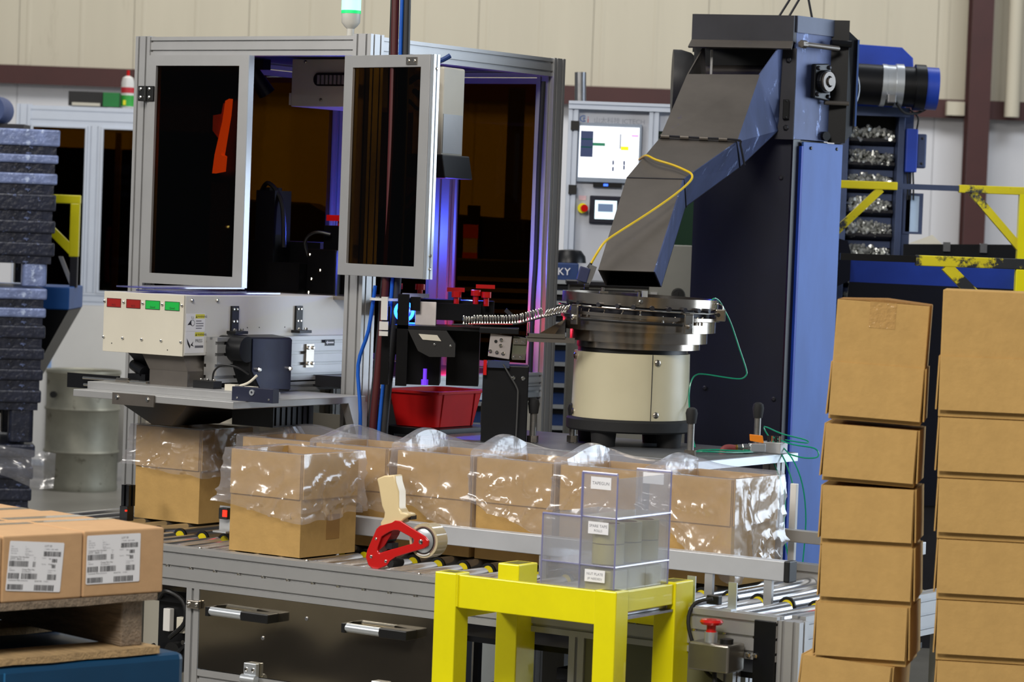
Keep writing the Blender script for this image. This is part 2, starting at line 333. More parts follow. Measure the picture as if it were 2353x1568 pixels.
# drive gear seen through the open bay
mt = part('drive_motor', MB(F).cyl((-4.36, 6.75, .33), (-4.20, 6.75, .33), .085, n=24).box(-4.34, -4.22, 6.68, 6.8, .24, .3), mat('blue_grey_motor', (40, 52, 72), .4, .3), cv, smooth=True)
for i in range(6): part('cooling_fin', MB(F).pipe((-4.35 + .026 * i, 6.75, .33), (-4.344 + .026 * i, 6.75, .33), .1, .084), DARKS, mt)
for a, b in ((-4.40, -4.33), (-4.29, -4.27), (-4.25, -4.23)): part('cable_duct', MB(F).box(a, b, 6.86, 6.88, .05, .6), mat('grey_duct', (96, 96, 96), .6), cv)
part('cross_beam', MB(F).extr((-4.42, 6.85, .57), (-4.06, 6.85, .57), (0, .04, 0), (0, 0, .06), 1, 2), DARKS, cv)
dv = part('terminal_block', MB(F).box(-4.20, -4.075, 6.62, 6.7, .50, .53).box(-4.2, -4.075, 6.64, 6.7, .38, .5), DARKS, cv)
for i in range(5): part('terminal', MB(F).box(-4.195 + .025 * i, -4.18 + .025 * i, 6.625, 6.64, .40, .49), ALU, dv)
dv = part('terminal_block', MB(F).box(-4.40, -4.30, 6.58, 6.66, .44, .47).box(-4.4, -4.3, 6.6, 6.66, .3, .44), DARKS, cv)
for i in range(4): part('terminal', MB(F).box(-4.395 + .025 * i, -4.38 + .025 * i, 6.585, 6.6, .32, .43), ALU, dv)
# pneumatic gear left of the panel
pb = part('valve_block', MB(F).box(-5.50, -5.37, 6.52, 6.62, .40, .62), BLACKM, cv, bevel=.004)
part('white_valve', MB(F).box(-5.465, -5.44, 6.5, 6.52, .505, .57), WHITE, pb, bevel=.002); part('white_valve', MB(F).box(-5.415, -5.385, 6.5, 6.52, .505, .55), CREAM, pb, bevel=.002)
part('hose', MB(F).tube([(-5.48, 6.5, .60), (-5.44, 6.48, .625), (-5.385, 6.49, .60), (-5.375, 6.49, .54), (-5.43, 6.49, .49)], .007), BLACK, pb, smooth=True)
part('hose', MB(F).tube([(-5.5, 6.5, .46), (-5.43, 6.48, .42), (-5.37, 6.49, .47), (-5.38, 6.49, .40)], .008), BLACK, pb, smooth=True)
part('pressure_gauge', MB(F).cyl((-5.42, 6.52, .45), (-5.42, 6.49, .45), .028, n=18), BLACK, pb, smooth=True)
for z in (.40, .44, .48): part('fitting', MB(F).cyl((-5.385, 6.52, z), (-5.385, 6.495, z), .007, n=10), CHROME, pb)
# emergency stop box
eb = part('control_box', MB(F).box(-3.655, -3.54, 6.365, 6.45, .615, .685), mat('stainless_box', (150, 146, 138), .28, .85, .08, 6), cv, bevel=.005)
part('stop_button', MB(F).lathe((-3.61, 6.40, .685), [(0, 0), (.014, 0), (.014, .026), (.012, .03), (.012, .042), (.026, .044), (.03, .050), (.026, .056), (0, .058)], 20), REDG, eb, smooth=True)
part('button_collar', MB(F).cyl((-3.61, 6.40, .685), (-3.61, 6.40, .71), .0165, n=16), ALUW, eb, smooth=True)
part('cap', MB(F).cyl((-3.565, 6.40, .685), (-3.565, 6.40, .697), .017, n=16), BLACK, eb, smooth=True)
for u in (-3.532, -3.512): part('screw', MB(F).screw((u, 6.455, .655), (0, -1, 0), .007, .008), CHROME, cv)
part('control_cable', MB(F).tube([(-3.60, 6.405, .615), (-3.58, 6.39, .55), (-3.54, 6.40, .50), (-3.50, 6.42, .44), (-3.49, 6.43, .38)], .006), RUBBER, eb, smooth=True)
part('control_cable', MB(F).tube([(-3.66, 6.49, .78), (-3.70, 6.47, .765), (-3.70, 6.44, .72), (-3.675, 6.44, .65), (-3.64, 6.44, .60), (-3.60, 6.43, .585), (-3.565, 6.43, .56), (-3.53, 6.43, .47)], .005), RUBBER, eb, smooth=True)
part('junction_knob', MB(F).lathe((-3.53, 6.43, .40), [(0, 0), (.05, 0), (.055, .03), (.05, .13), (.02, .15), (0, .15)], 20), NAVY, eb, smooth=True)
# photo eyes and brackets on the lanes
def photo_eye(u, v, z0, h):
    b = part('sensor_bracket', MB(F).box(u, u + .05, v, v + .004, z0, z0 + h).box(u, u + .05, v - .03, v, z0, z0 + .005), ALU, cv)
    part('photo_eye', MB(F).box(u + .012, u + .045, v - .02, v - .001, z0 + .04, z0 + h - .004), BLACK, b, bevel=.002)
    part('red_lamp', MB(F).box(u + .03, u + .045, v - .024, v - .02, z0 + h - .03, z0 + h - .01), emit('red_sensor_lamp', (255, 40, 20), 1.5), b)
photo_eye(-5.578, 6.88, .756, .078)
for u, v, h in ((-3.73, 6.50, .075), (-3.61, 6.50, .07), (-3.515, 6.86, .08), (-3.44, 6.93, .075)):
    part('lane_tab', MB(F).box(u - .012, u + .012, v, v + .004, .755, .755 + h).box(u - .012, u + .012, v - .025, v, .755, .76), ALUW, cv)
b = part('photo_eye', MB(F).box(-3.69, -3.655, 6.51, 6.53, .762, .785), BLACK, cv, bevel=.002)
b = part('photo_eye', MB(F).box(-3.50, -3.47, 6.88, 6.91, .765, .825), BLACK, cv, bevel=.002)
part('red_lamp', MB(F).box(-3.498, -3.484, 6.877, 6.88, .79, .81), emit('red_sensor_lamp', (255, 40, 20), 1.2), b)
part('lane_end_plate', MB(F).box(-3.935, -3.915, 7.395, 7.41, .55, 1.003), WHITE, cv, bevel=.002)
e = part('end_sensor', MB(F).box(-5.97, -5.94, 6.88, 6.91, .755, .80), BLACK, cv); part('profile_stub', MB(F).extr((-5.955, 6.9, .80), (-5.955, 6.9, .865), (.03, 0, 0), (0, .03, 0)), BLACKM, e)
part('red_lamp', MB(F).box(-5.945, -5.94, 6.875, 6.88, .785, .79), emit('red_sensor_lamp', (255, 40, 20), 1.2), e)
# ================================================================ CARTONS ON THE CONVEYOR, EACH WITH A BAG LINER
def make_carton(name, label, group, loc, F, wu=.258, dv=.25, h=.288, fl=.125):
    t = thing(name, label, 'box', loc, F, group); th = .005; u0, u1, v0, v1 = -wu / 2, wu / 2, -dv / 2, dv / 2
    G = W2[t.name]
    m = MB(G).box(u0, u1, v0, v1, 0, th)
    m.ring([(u0, v0, th), (u1, v0, th), (u1, v1, th), (u0, v1, th)], [(u0 + th, v0 + th, th), (u1 - th, v0 + th, th), (u1 - th, v1 - th, th), (u0 + th, v1 - th, th)], (0, 0, h - th))
    part('carton_body', m, CARD, t)
    sp = .0015
    for a, b, nx, ny in (((u0 + .003, v0), (u1 - .003, v0), 0, -1), ((u1, v0 + .003), (u1, v1 - .003), 1, 0), ((u1 - .003, v1), (u0 + .003, v1), 0, 1), ((u0, v1 - .003), (u0, v0 + .003), -1, 0)):
        o = .0006; q = []
        for z, k in ((h - fl, sp), (h, o)):
            q += [(a[0] + nx * k, a[1] + ny * k, z), (b[0] + nx * k, b[1] + ny * k, z), (b[0] + nx * (k + .004), b[1] + ny * (k + .004), z), (a[0] + nx * (k + .004), a[1] + ny * (k + .004), z)]
        part('flap', MB(G).hexa([q[3], q[2], q[1], q[0], q[7], q[6], q[5], q[4]]), CARD, t)
    return t
def make_bag(label, group, loc, F, seed, wu=.262, dv=.25, h=.288, hem=(.16, .16, .16, .16), puff=0.0, pc=.2, rz=0):
    """clear bag lining a carton and cuffed over its rim; hem = cuff length at the four corners"""
    G = F @ Matrix.Rotation(rz, 4, 'Z'); G.translation = F @ Vector(loc); rnd = random.Random(seed); off = Vector((seed * 3.1, seed * 1.7, 0))
    NU = 168; a = wu / 2; b = dv / 2; per = []
    L = [wu, dv, wu, dv]; tot = sum(L)
    for k in range(NU):
        d = k / NU * tot; s = 0
        while d > L[s]: d -= L[s]; s += 1
        t = d / L[s]
        cx = [(-a, -b), (a, -b), (a, b), (-a, b)]; p0 = Vector(cx[s]); p1 = Vector(cx[(s + 1) % 4]); nn = [Vector((0, -1)), Vector((1, 0)), Vector((0, 1)), Vector((-1, 0))][s]
        e = min(t, 1 - t); nd = nn.copy()
        if e < .06:
            n2 = [Vector((0, -1)), Vector((1, 0)), Vector((0, 1)), Vector((-1, 0))][(s + 1) % 4 if t > .5 else (s - 1) % 4]
            nd = (nn * (.5 + e / .12) + n2 * (.5 - e / .12)); nd = nd / max(abs(nd.x), abs(nd.y))
        hm = hem[s] * (1 - t) + hem[(s + 1) % 4] * t
        per.append((p0.lerp(p1, t), nd, hm, s, t))
    prof = [('in', -.17), ('in', -.12), ('in', -.08), ('in', -.045), ('in', -.015), ('in', .0), ('rim', 0)] + [('out', k / 19) for k in range(20)]
    rows = []
    for kind, z in prof:
        row = []
        for k, (p, nd, hm, s, t) in enumerate(per):
            back = 1.0 if s in (2, 3) else (.45 if s == 0 and t < .35 else .0)
            pf = puff * math.exp(-((k / NU - pc + .5) % 1 - .5) ** 2 / .012) + puff * .25 * back
            if kind == 'in':
                q = p - nd * (.012 + .012 * (z < -.04)); zz = h + z + (pf if z > -.02 else 0)
                q = q + nd * (.010 * noise.noise(Vector((p.x * 12, p.y * 12, z * 14)) + off))
            elif kind == 'rim': q = p + nd * .001; zz = h + .004 + pf
            else:
                wv = max(0, z - .0)
                f1 = noise.noise(Vector((p.x * 9 + z * 1.4, p.y * 9 - z * 1.4, z * 1.3)) + off); f2 = 1 - abs(noise.noise(Vector((p.x * 15 + z * 2.2, p.y * 15 + z * 1.1, z * 2.5 + 7)) + off)) * 2
                q = p + nd * (.0135 + .003 * z + (.009 * f1 + .014 * max(0, f2) ** 4) * (.25 + wv) * min(1, z * 6)); q = q + nd * .004 * (z > .9)
                zz = h + .004 + pf * (1 - min(1, z * 4)) - hm * z * (1 + .07 * noise.noise(Vector((p.x * 14, p.y * 14, 3)) + off))
            row.append(Vector((q.x, q.y, zz)))
        rows.append(row)
    m = MB(G)
    m.add([v for r_ in rows for v in r_], [(i * NU + k, i * NU + (k + 1) % NU, (i + 1) * NU + (k + 1) % NU, (i + 1) * NU + k) for i in range(len(rows) - 1) for k in range(NU)])
    return solid('bag_liner', m, FILM, label, 'plastic bag', group, smooth=True)
CG = 'open cartons waiting on the rear conveyor lane'; BG = 'clear bags cuffed over the conveyor cartons'
ctr = [(-5.907, 7.15), (-5.431, 7.085), (-5.155, 7.085), (-4.857, 7.085), (-4.579, 7.085), (-4.296, 7.085), (-4.005, 7.085)]
cl = ['open brown carton standing under the discharge spout of the cream hopper', 'open bagged carton directly behind the lone front carton, leftmost of the close-packed row',
      'bagged carton behind the tape gun handle, second in the close-packed row', 'bagged carton in the close-packed row right of the tape gun handle, below the red tub',
      'middle carton of the row, fourth of the close-packed six', 'bagged carton behind the clear acrylic organiser, fifth of the close-packed six',
      'last bagged carton at the right end of the rear lane']
bl = ['clear bag with a straight cuff over the carton under the hopper spout', 'clear bag on the leftmost carton of the close-packed row, behind the front carton',
      'clear bag over the carton behind the tape gun handle, with a tall crumpled top', 'clear bag over the carton below the red tub, hem slanting down to the right',
      'clear bag over the middle carton of the row, hem slanting steeply', 'clear bag over the carton behind the acrylic organiser', 'long shiny clear bag hanging down the right end carton']
hems = [(.125, .15, .14, .13), (.15, .16, .15, .15), (.16, .19, .15, .15), (.13, .245, .16, .15), (.13, .215, .16, .15), (.13, .165, .15, .15), (.10, .285, .235, .15)]
pf = [0.0, .022, .035, .045, .045, .04, .035]
base = make_carton('open_carton', cl[0], CG, (*ctr[0], .751), MF)
for i, (u, v) in enumerate(ctr):
    if i: dup(base, (u, v, .751), MF, cl[i])
    make_bag(bl[i], BG, (u, v, .751), MF, i + 1, hem=hems[i], puff=pf[i], pc=(.72, .7, .82, .86, .86, .84, .84)[i])
rz1 = math.radians(-1.5)
c1 = dup(base, (-5.150, 6.684, .751), MF, 'lone open carton in front on the near conveyor lane, left of the tape gun', rz1)
c1['group'] = 'cartons on the near conveyor lane'
make_bag('clear bag cuffed over the lone front carton, shiny on its right side', BG, (-5.150, 6.684, .751), MF, 11, hem=(.155, .195, .17, .15), puff=.0, rz=rz1)
pt = part('tape_patch', MB(W2[c1.name]).box(.1292, .1298, -.01, .05, .045, .115), mat('kraft_patch', (158, 118, 62), .5), c1)
# ================================================================ INSPECTION MACHINE ENCLOSURE
en = thing('machine_enclosure', 'tall aluminium framed machine enclosure with smoked amber windows, one door swung open, behind the cartons', 'machine', (-6.0, 8.0, 0), MF)
ZT = 2.283; ul, ur, vf, vb = -6.504, -5.536, 7.50, 8.635
def post(u, v, a, b, z0, z1, nu=2, nv=2): return part('corner_post', MB(F).extr((u, v, z0), (u, v, z1), (a, 0, 0), (0, b, 0), nu, nv, .007), ALU, en)
post(ul + .031, vf + .031, .062, .062, 0, ZT); post(ur - .035, vf + .035, .07, .07, 0, ZT + .004); post(ur - .035, vb - .035, .07, .07, 0, ZT); post(ul + .031, vb - .031, .062, .062, 0, ZT)
for z, h in ((ZT - .033, .062), (1.175, .05)):
    if z > 2: part('top_beam', MB(F).extr((ul + .062, vf + .03, z), (ur - .07, vf + .03, z), (0, .05, 0), (0, 0, h), 1, 2, .007), ALU, en)
    part('side_beam', MB(F).extr((ur - .03, vf + .07, z), (ur - .03, vb - .07, z), (.05, 0, 0), (0, 0, h), 1, 2, .007), ALU, en)
    part('rear_beam', MB(F).extr((ul + .062, vb - .03, z), (ur - .07, vb - .03, z), (0, .05, 0), (0, 0, h), 1, 2, .007), ALU, en)
    part('side_beam', MB(F).extr((ul + .03, vf + .062, z), (ul + .03, vb - .062, z), (.05, 0, 0), (0, 0, h), 1, 2, .007), ALU, en)
part('roof_panel', MB(F).box(ul + .06, ur - .06, vf + .06, vb - .06, ZT - .045, ZT - .04), mat('dark_roof_panel', (60, 60, 66), .5), en)
part('mid_post', MB(F).extr((-6.005, vb - .03, 1.2), (-6.005, vb - .03, ZT - .064), (.075, 0, 0), (0, .05, 0), 1, 1), ALU, en)
# windows (smoked amber acrylic)
def window(u0, u1, v0, v1, z0, z1, fr=.03, axis='u'):
    m = MB(F)
    if axis == 'u':
        fm = part('window_frame', m.ring([(u0, v0, z0), (u1, v0, z0), (u1, v0, z1), (u0, v0, z1)], [(u0 + fr, v0, z0 + fr), (u1 - fr, v0, z0 + fr), (u1 - fr, v0, z1 - fr), (u0 + fr, v0, z1 - fr)], (0, .02, 0)), ALU, en)
        part('pane', MB(F).box(u0 + fr, u1 - fr, v0 + .008, v0 + .013, z0 + fr, z1 - fr), AMBER, fm)
    else:
        fm = part('window_frame', m.ring([(u0, v0, z0), (u0, v1, z0), (u0, v1, z1), (u0, v0, z1)], [(u0, v0 + fr, z0 + fr), (u0, v1 - fr, z0 + fr), (u0, v1 - fr, z1 - fr), (u0, v0 + fr, z1 - fr)], (.02, 0, 0)), ALU, en)
        part('pane', MB(F).box(u0 + .008, u0 + .013, v0 + fr, v1 - fr, z0 + fr, z1 - fr), AMBER, fm)
window(ul + .064, -6.045, vb - .04, 0, 1.205, ZT - .068, .02); window(-5.965, ur - .072, vb - .04, 0, 1.205, ZT - .068, .02)
window(ul + .02, 0, vf + .064, vb - .064, 1.205, ZT - .068, .02, 'v')
dr = part('door', MB(F).ring([(-6.424, 7.474, 1.468), (-6.003, 7.474, 1.468), (-6.003, 7.474, 2.218), (-6.424, 7.474, 2.218)], [(-6.390, 7.474, 1.502), (-6.040, 7.474, 1.502), (-6.040, 7.474, 2.184), (-6.390, 7.474, 2.184)], (0, .026, 0)), ALU, en, label='closed left door with smoked window')
part('pane', MB(F).box(-6.39, -6.04, 7.484, 7.489, 1.502, 2.184), AMBER, dr)
part('edge_trim', MB(F).box(-6.003, -5.999, 7.474, 7.5, 1.468, 2.218), ALUW, dr)
h = part('hinge', MB(F).box(-6.458, -6.426, 7.466, 7.5, 2.067, 2.117).box(-6.424, -6.392, 7.466, 7.474, 2.067, 2.117).cyl((-6.425, 7.465, 2.067), (-6.425, 7.465, 2.117), .006, n=10), BLACK, en, bevel=.002)
for u in (-6.447, -6.41):
    for z in (2.08, 2.107): part('screw', MB(F).screw((u, 7.466, z), (0, -1, 0), .0055, .004), CHROME, h)
# open door: leaf swung out past the right corner
DM = Matrix.Translation((-.555, 9.275, 0)) @ Matrix.Rotation(math.radians(-42.2), 4, 'Z'); W_ = .372
dr2 = part('door', MB(DM).ring([(0, 0, 1.528), (W_, 0, 1.528), (W_, 0, 2.213), (0, 0, 2.213)], [(.037, 0, 1.565), (W_ - .04, 0, 1.565), (W_ - .04, 0, 2.175), (.037, 0, 2.175)], (0, .028, 0)), ALU, en, label='right door leaf standing open, turned towards the camera', bevel=.001)
part('pane', MB(DM).box(.037, W_ - .04, .01, .015, 1.565, 2.175), AMBER, dr2)
part('edge_trim', MB(DM).extr((W_ + .008, .014, 1.528), (W_ + .008, .014, 2.213), (.014, 0, 0), (0, .026, 0), 1, 1, .006, .004), ALUW, dr2)
q = part('catch_plate', MB(DM).box(W_ - .10, W_ - .055, -.004, 0, 2.182, 2.205), STEEL, dr2)
for a in (-.09, -.065): part('screw', MB(DM).screw((W_ + a, -.004, 2.194), (0, -1, 0), .005, .003), CHROME, q)
for z in (1.56, 1.60, 2.17): part('screw', MB(DM).screw((W_ + .0155, .014, z), (1, 0, 0), .005, .003), CHROME, dr2)
for z in (1.62, 2.12): part('hinge', MB(DM).box(-.02, .02, .02, .035, z - .02, z + .02).cyl((-.002, .03, z - .02), (-.002, .03, z + .02), .006, n=10), BLACK, en)
# base cabinet
part('base_panel', MB(F).box(ul + .06, ur - .07, vf + .04, vf + .045, .1, 1.08), CREAM, en); part('base_panel', MB(F).box(ur - .04, ur - .034, vf + .75, vb - .07, .1, 1.10), CREAM, en)
part('base_panel', MB(F).box(ur - .04, ur - .034, vf + .07, vf + .74, .1, .98), BLACKM, en)
part('left_panel', MB(F).box(ul + .02, ul + .026, vf + .06, vb - .06, .1, 1.14), CREAM, en)
part('machine_bed', MB(F).box(ul + .06, ur - .055, vf + .06, vb - .06, 1.165, 1.20), mat('dark_steel_bed', (52, 52, 56), .4, .6, .1), en)
part('lower_beam', MB(F).extr((ur - .03, vf + .07, 1.135), (ur - .03, vb - .07, 1.135), (.05, 0, 0), (0, 0, .04), 1, 1), ALUW, en)
q = part('round_hole_plate', MB(F).box(-6.42, -6.30, vf + .03, vf + .04, .85, 1.06), CREAM, en); part('hole', MB(F).cyl((-6.33, vf + .03, .99), (-6.33, vf + .026, .99), .018, n=16), BLACK, q)
# white ceiling unit with slot
cu = part('ceiling_unit', MB(F).box(-6.157, -5.78, 7.90, 8.25, 2.075, 2.235), CREAM, en, bevel=.003)
part('vent', MB(F).prism([(x, 7.899, z) for x, z in [(a - 6.155 + .0, b) for a, b in [(.115 + .02 * math.cos(t), 2.166 + .022 * math.sin(t)) for t in [math.pi / 2 + k * math.pi / 8 for k in range(9)]] + [(.36, 2.144), (.36, 2.188)]]],
     [(x, 7.893, z) for x, z in [(a - 6.155 + .0, b) for a, b in [(.115 + .02 * math.cos(t), 2.166 + .022 * math.sin(t)) for t in [math.pi / 2 + k * math.pi / 8 for k in range(9)]] + [(.36, 2.144), (.36, 2.188)]]]), BLACK, cu)
for k in range(14): part('vent_bar', MB(F).box(-6.04 + .017 * k, -6.03 + .017 * k, 7.888, 7.893, 2.150, 2.180), ALU, cu)
for u, z in ((-6.10, 2.225), (-6.03, 2.098)): part('screw', MB(F).screw((u, 7.9, z), (0, -1, 0), .006, .005), STEEL, cu)
part('mount_lug', MB(F).box(-6.165, -6.157, 7.90, 7.93, 2.08, 2.12), CREAM, cu)
q = part('camera_lamp', MB(F).cyl((-6.33, 7.9, 2.20), (-6.30, 7.95, 2.12), .022, .03, 14).box(-6.37, -6.28, 7.9, 7.94, 2.2, 2.235), BLACKM, en, smooth=True)
# black gantry and tooling inside
gm = mat('black_anodised', (10, 10, 13), .35, .3, .2, spec=.35)
def inner(n, m, mt=gm, **k): return part(n, m, mt, en, **k)
inner('gantry_column', MB(F).box(-6.26, -6.18, 7.86, 7.95, 1.2, 1.79).cyl((-6.22, 7.9, 1.79), (-6.22, 7.9, 1.80), .03, n=12))
inner('gantry_cable', MB(F).tube([(-6.27, 7.9, 1.785), (-6.23, 7.88, 1.815), (-6.19, 7.88, 1.79), (-6.16, 7.88, 1.73), (-6.15, 7.88, 1.6)], .008), BLACK, smooth=True)
inner('controller_block', MB(F).box(-6.36, -6.05, 7.95, 8.2, 1.2, 1.62).box(-6.15, -6.02, 7.8, 7.95, 1.2, 1.55))
tw = inner('tool_tower', MB(F).box(-5.985, -5.88, 7.88, 7.98, 1.2, 1.68).box(-6.02, -5.9, 7.84, 7.9, 1.44, 1.60), bevel=.003)
part('knob', MB(F).box(-5.99, -5.90, 7.90, 7.96, 1.695, 1.715).cyl((-5.94, 7.93, 1.675), (-5.94, 7.93, 1.70), .02), REDG, tw)
for u, z in ((-6.01, 1.58), (-5.965, 1.53), (-6.0, 1.50), (-6.01, 1.455)): part('screw', MB(F).screw((u, 7.84, z), (0, -1, 0), .006, .004), CHROME, tw)
part('hose', MB(F).tube([(-6.01, 7.85, 1.55), (-6.03, 7.84, 1.62), (-5.99, 7.84, 1.655), (-5.94, 7.86, 1.65)], .006), BLACK, tw, smooth=True)
part('red_tab', MB(F).box(-6.06, -6.035, 7.83, 7.85, 1.475, 1.505), REDG, tw)
inner('fixture_plate', MB(F).box(-6.18, -5.72, 7.70, 8.1, 1.44, 1.452), STEEL)
# robot arm head with white cover
ROB = Matrix.Translation((-.282, 9.52, 0)) @ Matrix.Rotation(math.radians(-28), 4, 'Z')
rb = inner('robot_column', MB(ROB).box(-.05, .06, -.04, .1, 1.90, 2.2), CREAM, bevel=.006)
part('robot_head', MB(ROB).prism([(-.055, -.06, 1.92), (.075, -.06, 1.92), (.09, -.06, 1.845), (-.06, -.06, 1.845)], [(-.055, .12, 1.92), (.075, .12, 1.92), (.09, .12, 1.845), (-.06, .12, 1.845)]), BLACKM, rb, bevel=.004)
part('badge', MB(ROB).box(.0, .022, -.0625, -.0605, 1.868, 1.892), ALU, rb)
part('cover_seam', MB(ROB).box(.058, .0615, -.035, .09, 1.925, 2.05), ALU, rb)
part('quill', MB(ROB).cyl((.0, .0, 1.52), (0, 0, 1.85), .013), STEEL, rb, smooth=True)
part('cable_loop', MB(ROB).tube([(-.04, -.05, 2.12), (.02, -.09, 2.10), (.05, -.10, 2.13), (.0, -.09, 2.165), (-.06, -.05, 2.15)], .01), RUBBER, rb, smooth=True)
part('cable_loop', MB(ROB).tube([(-.06, -.05, 2.09), (.0, -.08, 2.06), (.045, -.07, 2.09), (.04, -.06, 2.12)], .006), RUBBER, rb, smooth=True)
part('cable_loop', MB(ROB).tube([(-.1, -.05, 2.215), (-.02, -.08, 2.20), (.05, -.06, 2.215), (.08, -.04, 2.235)], .008), mat('blue_hose', (30, 60, 120), .4), rb, smooth=True)
part('cable_loop', MB(ROB).tube([(-.06, -.09, 1.73), (-.02, -.09, 1.785), (.02, -.09, 1.80), (.015, -.09, 1.775), (-.05, -.09, 1.71)], .007), RUBBER, rb, smooth=True)
# tooling line by the right opening (stands across world X at 9.0 - 9.4 m)
tl = inner('index_table', MB().box(-.42, -.10, 9.20, 9.42, 1.40, 1.452).box(-.36, -.06, 9.25, 9.35, 1.415, 1.462))
for x, z in ((-.362, 1.487), (-.292, 1.487), (-.178, 1.468), (-.118, 1.475), (-.085, 1.47)):
    kb = part('clamp_knob', MB().cyl((x, 9.22, z - .022), (x, 9.22, z + .004), .009, n=12).cyl((x, 9.22, z + .004), (x, 9.22, z + .022), .016, n=12), REDG, tl, smooth=True)
part('red_tool_bar', MB().box(-.21, -.155, 9.3, 9.34, 1.487, 1.50), REDG, tl); part('red_tool_bar', MB().box(-.12, -.06, 9.33, 9.36, 1.50, 1.512), REDG, tl)
part('tool_block', MB().box(-.205, -.165, 9.26, 9.3, 1.452, 1.487), BLUEP, tl)
part('clamp_bar', MB().box(-.345, -.262, 9.16, 9.2, 1.468, 1.48), ALU, tl)
part('white_guide_block', MB().box(-.300, -.236, 9.08, 9.10, 1.386, 1.458), mat('white_nylon', (214, 206, 204), .45, 0, .05, 30), tl, bevel=.002)
part('black_stop', MB().box(-.315, -.285, 9.06, 9.09, 1.43, 1.472), gm, tl)
part('front_plate', MB().box(-.36, -.10, 9.02, 9.22, 1.375, 1.386), BLACKM, tl)
part('tool_leg', MB().box(-.352, -.318, 9.02, 9.06, 1.2, 1.48), gm, tl); part('tool_leg', MB().box(-.40, -.375, 9.06, 9.1, 1.2, 1.44), gm, tl)
part('pedestal', MB().box(-.34, -.22, 9.12, 9.3, 1.2, 1.38).box(-.2, -.1, 9.15, 9.35, 1.2, 1.375), gm, tl)
q = part('chute_block', MB().prism([(-.318, 9.0, 1.374), (-.20, 9.0, 1.374), (-.172, 9.0, 1.335), (-.172, 9.0, 1.295), (-.25, 9.0, 1.293), (-.285, 9.0, 1.31)], [(-.318, 9.12, 1.374), (-.20, 9.12, 1.374), (-.172, 9.12, 1.335), (-.172, 9.12, 1.295), (-.25, 9.12, 1.293), (-.285, 9.12, 1.31)]), mat('charcoal_block', (28, 27, 27), .45), tl)
part('bright_plate', MB().prism([(-.285, 8.997, 1.362), (-.228, 8.997, 1.360), (-.215, 8.997, 1.342), (-.272, 8.997, 1.345)], [(-.285, 8.999, 1.362), (-.228, 8.999, 1.360), (-.215, 8.999, 1.342), (-.272, 8.999, 1.345)]), CREAM, q)
for x, z in ((-.235, 1.331), (-.186, 1.328)): part('screw', MB().screw((x, 9.0, z), (0, -1, 0), .004, .003), CHROME, q)
lb = part('lamp_body', MB().cyl((-.325, 9.13, 1.42), (-.325, 9.11, 1.42), .026, n=20), BLACK, tl)
part('blue_ring_lamp', MB().pipe((-.335, 9.115, 1.425), (-.335, 9.108, 1.425), .032, .022, 24), emit('blue_machine_lamp', (40, 110, 255), 5.0), lb)
part('blue_ring_lamp', MB().box(-.352, -.30, 9.1, 9.105, 1.388, 1.392), emit('blue_machine_lamp', (40, 110, 255), 5.0), lb)
wh = part('sensor_stack', MB().box(-.402, -.382, 9.0, 9.03, 1.40, 1.47), WHITE, tl); part('sensor_base', MB().box(-.405, -.378, 8.99, 9.03, 1.37, 1.395).box(-.405, -.378, 8.99, 9.03, 1.352, 1.366), WHITE, wh)
part('vial', MB().cyl((-.262, 9.03, 1.205), (-.262, 9.03, 1.255), .006, n=10).cyl((-.262, 9.03, 1.205), (-.262, 9.03, 1.222), .011, n=10), emit('violet_vial_glow', (120, 60, 255), .35), tl)  # vial given a faint violet glow of its own
def plamp(name, loc, col, e, r=.03):
    l = bpy.data.lights.new(name, 'POINT'); l.energy = e; l.color = col; l.shadow_soft_size = .004; o = bpy.data.objects.new(name, l); C.objects.link(o); o.location = loc
_b = MF @ Vector((-6.35, 8.1, 1.62)); plamp('blue_vision_lamp', (_b.x + .2, _b.y + .08, 1.66), (.05, .10, 1), 5)
plamp('blue_vision_lamp', MF @ Vector((-5.63, 8.25, 1.55)), (.06, .10, 1), 5); plamp('red_vision_lamp', MF @ Vector((-5.80, 8.40, 1.36)), (1, .03, .05), 2.2)
plamp('blue_vision_lamp', (-.322, 9.095, 1.428), (.06, .12, 1), .5)
# cable run up the rear right post
part('post_cable', MB(F).tube([(-5.56, 8.535, 2.2), (-5.558, 8.525, 1.9), (-5.56, 8.53, 1.6), (-5.558, 8.52, 1.45), (-5.56, 8.52, 1.2)], .009), RUBBER, en, smooth=True)
# added glowing orange shapes behind the closed door, green signal light on the roof
al = part('amber_glow_streak', MB(F).prism([(-6.212, 7.62, 2.078), (-6.196, 7.62, 2.085), (-6.200, 7.62, 2.030), (-6.222, 7.62, 1.900), (-6.212, 7.62, 1.895), (-6.216, 7.62, 1.845), (-6.258, 7.62, 1.838), (-6.250, 7.62, 1.900), (-6.222, 7.62, 2.010)], [(-6.212, 7.64, 2.078), (-6.196, 7.64, 2.085), (-6.200, 7.64, 2.030), (-6.222, 7.64, 1.900), (-6.212, 7.64, 1.895), (-6.216, 7.64, 1.845), (-6.258, 7.64, 1.838), (-6.250, 7.64, 1.900), (-6.222, 7.64, 2.010)]), emit('amber_streak_glow', (255, 118, 10), 6), en)
part('glow_blocker', MB(F).box(-6.30, -6.18, 7.652, 7.658, 1.81, 2.11), BLACK, al)  # plate added to keep the orange glow off the ceiling unit
